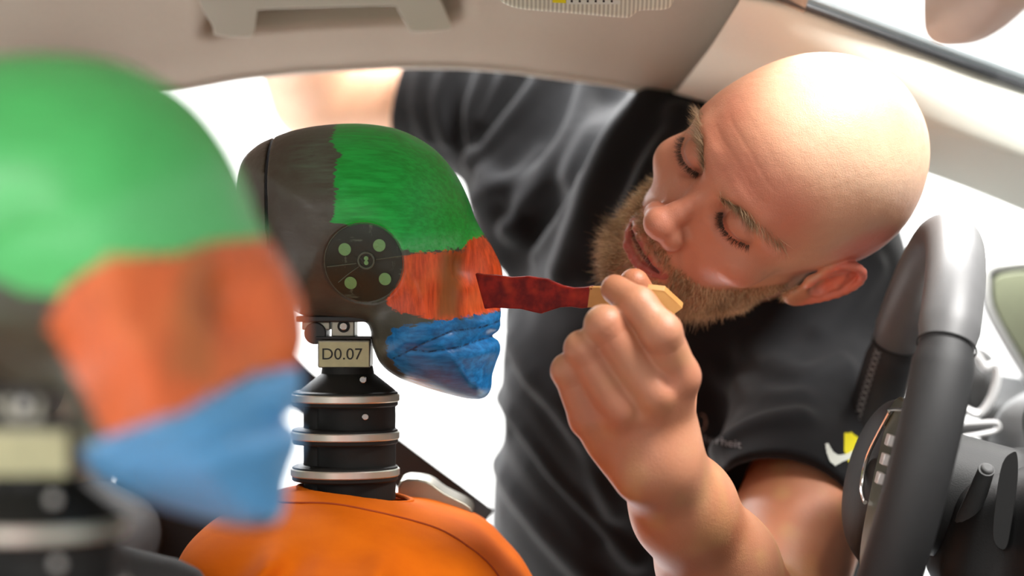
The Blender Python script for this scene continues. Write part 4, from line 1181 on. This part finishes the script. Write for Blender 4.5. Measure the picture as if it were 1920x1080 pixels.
ridges = [  # bright crests: (path in the picture, height, width)
    ([(1022, 128), (985, 180), (930, 245), (880, 300)], .011, .010),
    ([(842, 130), (822, 190), (836, 262)], .007, .008), ([(905, 135), (880, 200), (868, 262)], .008, .008), ([(792, 130), (782, 200), (800, 262)], .004, .008),
    ([(955, 130), (930, 175), (905, 225)], .006, .008),
    ([(1100, 150), (1078, 232), (1035, 315), (1000, 372), (955, 424)], .013, .013),
    ([(1212, 190), (1150, 258), (1110, 340), (1088, 410), (1052, 505)], .014, .014),
    ([(1000, 275), (945, 335), (890, 372)], .008, .011), ([(1085, 330), (1055, 400), (1010, 470)], .008, .012),
    ([(900, 330), (980, 340), (1040, 300)], .005, .012),
    ([(1270, 215), (1230, 270), (1190, 340), (1160, 410)], .010, .013),
    ([(905, 700), (985, 810), (1060, 920), (1190, 1050)], .010, .010), ([(910, 560), (990, 690), (1060, 760)], .007, .016),
    ([(905, 790), (950, 900), (1030, 1010), (1110, 1085)], .010, .013), ([(960, 640), (1060, 800), (1150, 960)], .006, .012),
    ([(925, 470), (960, 600), (1000, 700)], .006, .018),
    ([(1330, 850), (1400, 800), (1500, 780)], .006, .012), ([(1400, 660), (1500, 700), (1580, 680)], .005, .012), ([(1640, 500), (1600, 560), (1540, 620)], .006, .012),
    ([(1350, 700), (1420, 740), (1500, 740)], .004, .012)]
valleys = [([(868, 130), (852, 200), (862, 262)], .010, .010), ([(975, 150), (935, 205), (900, 262)], .009, .012), ([(1060, 150), (1020, 240), (950, 320)], .012, .018),
           ([(1150, 175), (1110, 260), (1060, 360), (1010, 430)], .013, .018), ([(1240, 240), (1190, 300), (1150, 400), (1110, 500)], .010, .016), ([(940, 400), (1000, 400), (1040, 370)], .007, .012),
           ([(905, 740), (1010, 890), (1120, 1010)], .009, .015), ([(930, 640), (1040, 800), (1130, 900)], .007, .016), ([(1270, 800), (1330, 870), (1340, 930)], .006, .012)]
RG = [(ridge_pts(a), b, c) for a, b, c in ridges]; VG = [(ridge_pts(a), -b, c) for a, b, c in valleys]


def f_shirt(p):
    a = f_shirt0(p); near = np.abs(a) < .05; d = np.zeros(len(p), F32); q = p[near]
    if len(q):
        dn = np.zeros(len(q), F32)
        for pts, am, wd in RG + VG:
            if len(pts) > 1: dn += 1.25 * am * np.exp(-(seg_dist(q, pts) / wd) ** 2)
        qq = q @ np.array([[.9, .2, .4], [0, 1, 0], [-.5, 0, .85]], F32)
        dn += .0035 * vnoise(qq * np.array([1.6, 1, .7]), 11, 41) + .0012 * vnoise(q, 34, 42)
        d[near] = dn
    a = a - d
    a = smax(a, -((p - cR.astype(F32)) @ nR.astype(F32)), .004)                          # right cuff
    mL = smooth((P(0, 800, 1.6)[2] - p[:, 2]) / .02) * (p[:, 1] < 1.80) * (p[:, 0] > .145)
    a = np.where((p[:, 1] < 1.86) & (p[:, 2] < P(0, 780, 1.6)[2]) & (p[:, 0] > .12), smax(a, -((p - cL.astype(F32)) @ nL.astype(F32)), .004), a)
    a = smax(a, -((p[:, 2] - (CZ - .335)) ), .006)
    a = smax(a, -rcone(p, H(0, -26, -14), NB, .058, .058), .006)
    # cuffs are hollow
    a = smax(a, -np.maximum(rcone(p, P(1120, 262, 2.12), P(650, 128, 2.21), .066, .058), ((p - cR.astype(F32)) @ nR.astype(F32)) - .02), .003)
    a = smax(a, -np.maximum(rcone(p, P(1530, 770, 1.86), P(1440, 1050, 1.69), .062, .062), ((p - cL.astype(F32)) @ nL.astype(F32)) - .035), .003)
    return a


V_, Q_ = surfnets(f_shirt, (-.16, 1.56, CZ - .35), (.42, 2.50, CZ + .27), .0026)
ts = obj('t_shirt', np_mesh('t_shirt', sub(V_, PR), Q_, M['shirt']), pz)


def decal(name, poly, m_, lift=.0012, res=2.2):
    """thin print laid on the cloth: polygon given where it shows in the picture"""
    poly = np.array(poly, float); lo_, hi_ = poly.min(0), poly.max(0); nx, ny = [max(3, int(v / res) + 1) for v in (hi_ - lo_)]
    X, Y_ = np.meshgrid(np.linspace(lo_[0], hi_[0], nx), np.linspace(lo_[1], hi_[1], ny), indexing='ij')
    ins = poly_sdf2(X, Y_, [tuple(q) for q in poly]) < res * .35
    h, ok = hit(f_shirt, X.ravel(), Y_.ravel(), 1.55); D_ = h - [0, 0, CZ]; D_ /= np.linalg.norm(D_, axis=1, keepdims=True); h = h - D_ * lift; ins = ins.ravel() & ok
    Fc = [(i * ny + j, (i + 1) * ny + j, (i + 1) * ny + j + 1, i * ny + j + 1) for i in range(nx - 1) for j in range(ny - 1)]
    Fc = np.array([f for f in Fc if all(ins[k] for k in f)])
    if not len(Fc): return
    u, inv = np.unique(Fc, return_inverse=True); return obj(name, np_mesh(name, sub(h[u], PR), inv.reshape(Fc.shape), m_), ts)


decal('sleeve_print', [(1583, 812), (1597, 810), (1612, 822), (1606, 850), (1598, 884), (1592, 870), (1583, 846)], M['yellow_print'], .0014, 1.6)
decal('sleeve_print', [(1547, 832), (1553, 830), (1562, 846), (1572, 853), (1590, 850), (1608, 838), (1604, 856), (1580, 866), (1566, 874), (1556, 866), (1550, 850)], M['white_print'], .0026, 1.3)
arc = [(1316 + 9 * math.cos(t), 792 + 16 * math.sin(t)) for t in np.linspace(-1.9, 1.9, 16)] + [(1316 + 6 * math.cos(t), 792 + 13 * math.sin(t)) for t in np.linspace(1.9, -1.9, 16)]
decal('chest_print', arc, M['tan_print'], .0014, 1.0)
tx = bpy.data.curves.new('chest', 'FONT'); tx.body = 'herheit'; tx.size = 1; to = bpy.data.objects.new('t', tx); COL.objects.link(to); bpy.context.view_layer.update()
me = bpy.data.meshes.new_from_object(to.evaluated_get(bpy.context.evaluated_depsgraph_get())); bpy.data.objects.remove(to)
co = np.zeros(len(me.vertices) * 3, F32); me.vertices.foreach_get('co', co); co = co.reshape(-1, 3); co[:, :2] -= co[:, :2].min(0); co /= co[:, 0].max()
px_ = 1318 + co[:, 0] * 72; py_ = 829 + co[:, 0] * 12 - co[:, 1] * 62
h, ok = hit(f_shirt, px_, py_, 1.55); D_ = h - [0, 0, CZ]; D_ /= np.linalg.norm(D_, axis=1, keepdims=True); h = h - D_ * .002
me.vertices.foreach_set('co', sub(h, PR).astype(F32).ravel()); me.update(); me.materials.append(M['grey_print']); obj('chest_lettering', me, ts)

# trousers and shoes
def f_tr(p):
    a = rcone(p, HIP + [0, .02, .0], HIP + [0, .04, -.06], .155, .155)
    for s_ in (-1, 1): a = smin(a, chain(p, [HIP + [s_ * .09, .03, -.08], (HIP[0] + s_ * .12, 2.30, .50), (HIP[0] + s_ * .13, 2.42, .10)], [.095, .068, .058], .02), .04)
    return smax(a, -(p[:, 2] - .07), .005)


V_, Q_ = surfnets(f_tr, (HIP[0] - .34, 2.0, .03), (HIP[0] + .34, 2.62, HIP[2] + .2), .01); obj('jeans', np_mesh('jeans', sub(V_, PR), Q_, M['jeans']), pz)
for s_ in (-1, 1):
    c = np.array([HIP[0] + s_ * .13, 2.36, .045]); V_, Q_ = surfnets(lambda p: smax(smin(ell(p, c, (.048, .14, .045)), ell(p, c + [0, .06, .03], (.045, .06, .055)), .02), -p[:, 2], .005), c - .17, c + .17, .007)
    obj('shoe', np_mesh('shoe', sub(V_, PR), Q_, M['shoe']), pz)

# ------------------------------------------------------------------ wooden spatula
top_ = [(890, 513), (905, 516), (930, 517), (958, 521), (990, 519), (1008, 522), (1025, 524), (1040, 531), (1055, 537), (1075, 541), (1095, 540), (1112, 537)]
bot_ = [(1104, 577), (1090, 579), (1070, 576), (1050, 577), (1032, 583), (1014, 589), (1000, 586), (975, 580), (950, 579), (925, 578), (908, 580), (900, 550)]


def ysp(px): return float(np.interp(px, [885, 1150, 1215, 1240, 1285], [1.548, 1.487, 1.480, 1.478, 1.498]))


def strip(poly, th, name, m_, par, rt, bevel):
    return MB().prism(poly, lambda a, b: P(a, b, ysp(a)), lambda a, b: P(a, b, ysp(a)) + np.array([.3 * th, th, .25 * th])).build(name, m_, par, rt, bevel=bevel)


so = empty('spatula', P(1150, 560, 1.487)); rt = np.array(so.location)
tag(so, 'wooden spatula caked in red paint, held by the man against the painted face', 'spatula')
strip([(float(a), float(b)) for a, b in top_ + bot_], .0045, 'blade', M['redpaint'], so, rt, .0012)
strip([(1104, 538), (1130, 538), (1170, 540), (1213, 542), (1213, 570), (1170, 576), (1130, 577), (1100, 577)], .0035, 'handle', M['wood'], so, rt, .0008)
MB().prism([(1213, 542), (1245, 546), (1280, 578), (1258, 595), (1213, 590)], lambda a, b: P(a, b, ysp(a)), lambda a, b: P(a, b, ysp(a)) + np.array([.001, .003, .004])).build('handle_end', M['wood'], so, rt, bevel=.0006)
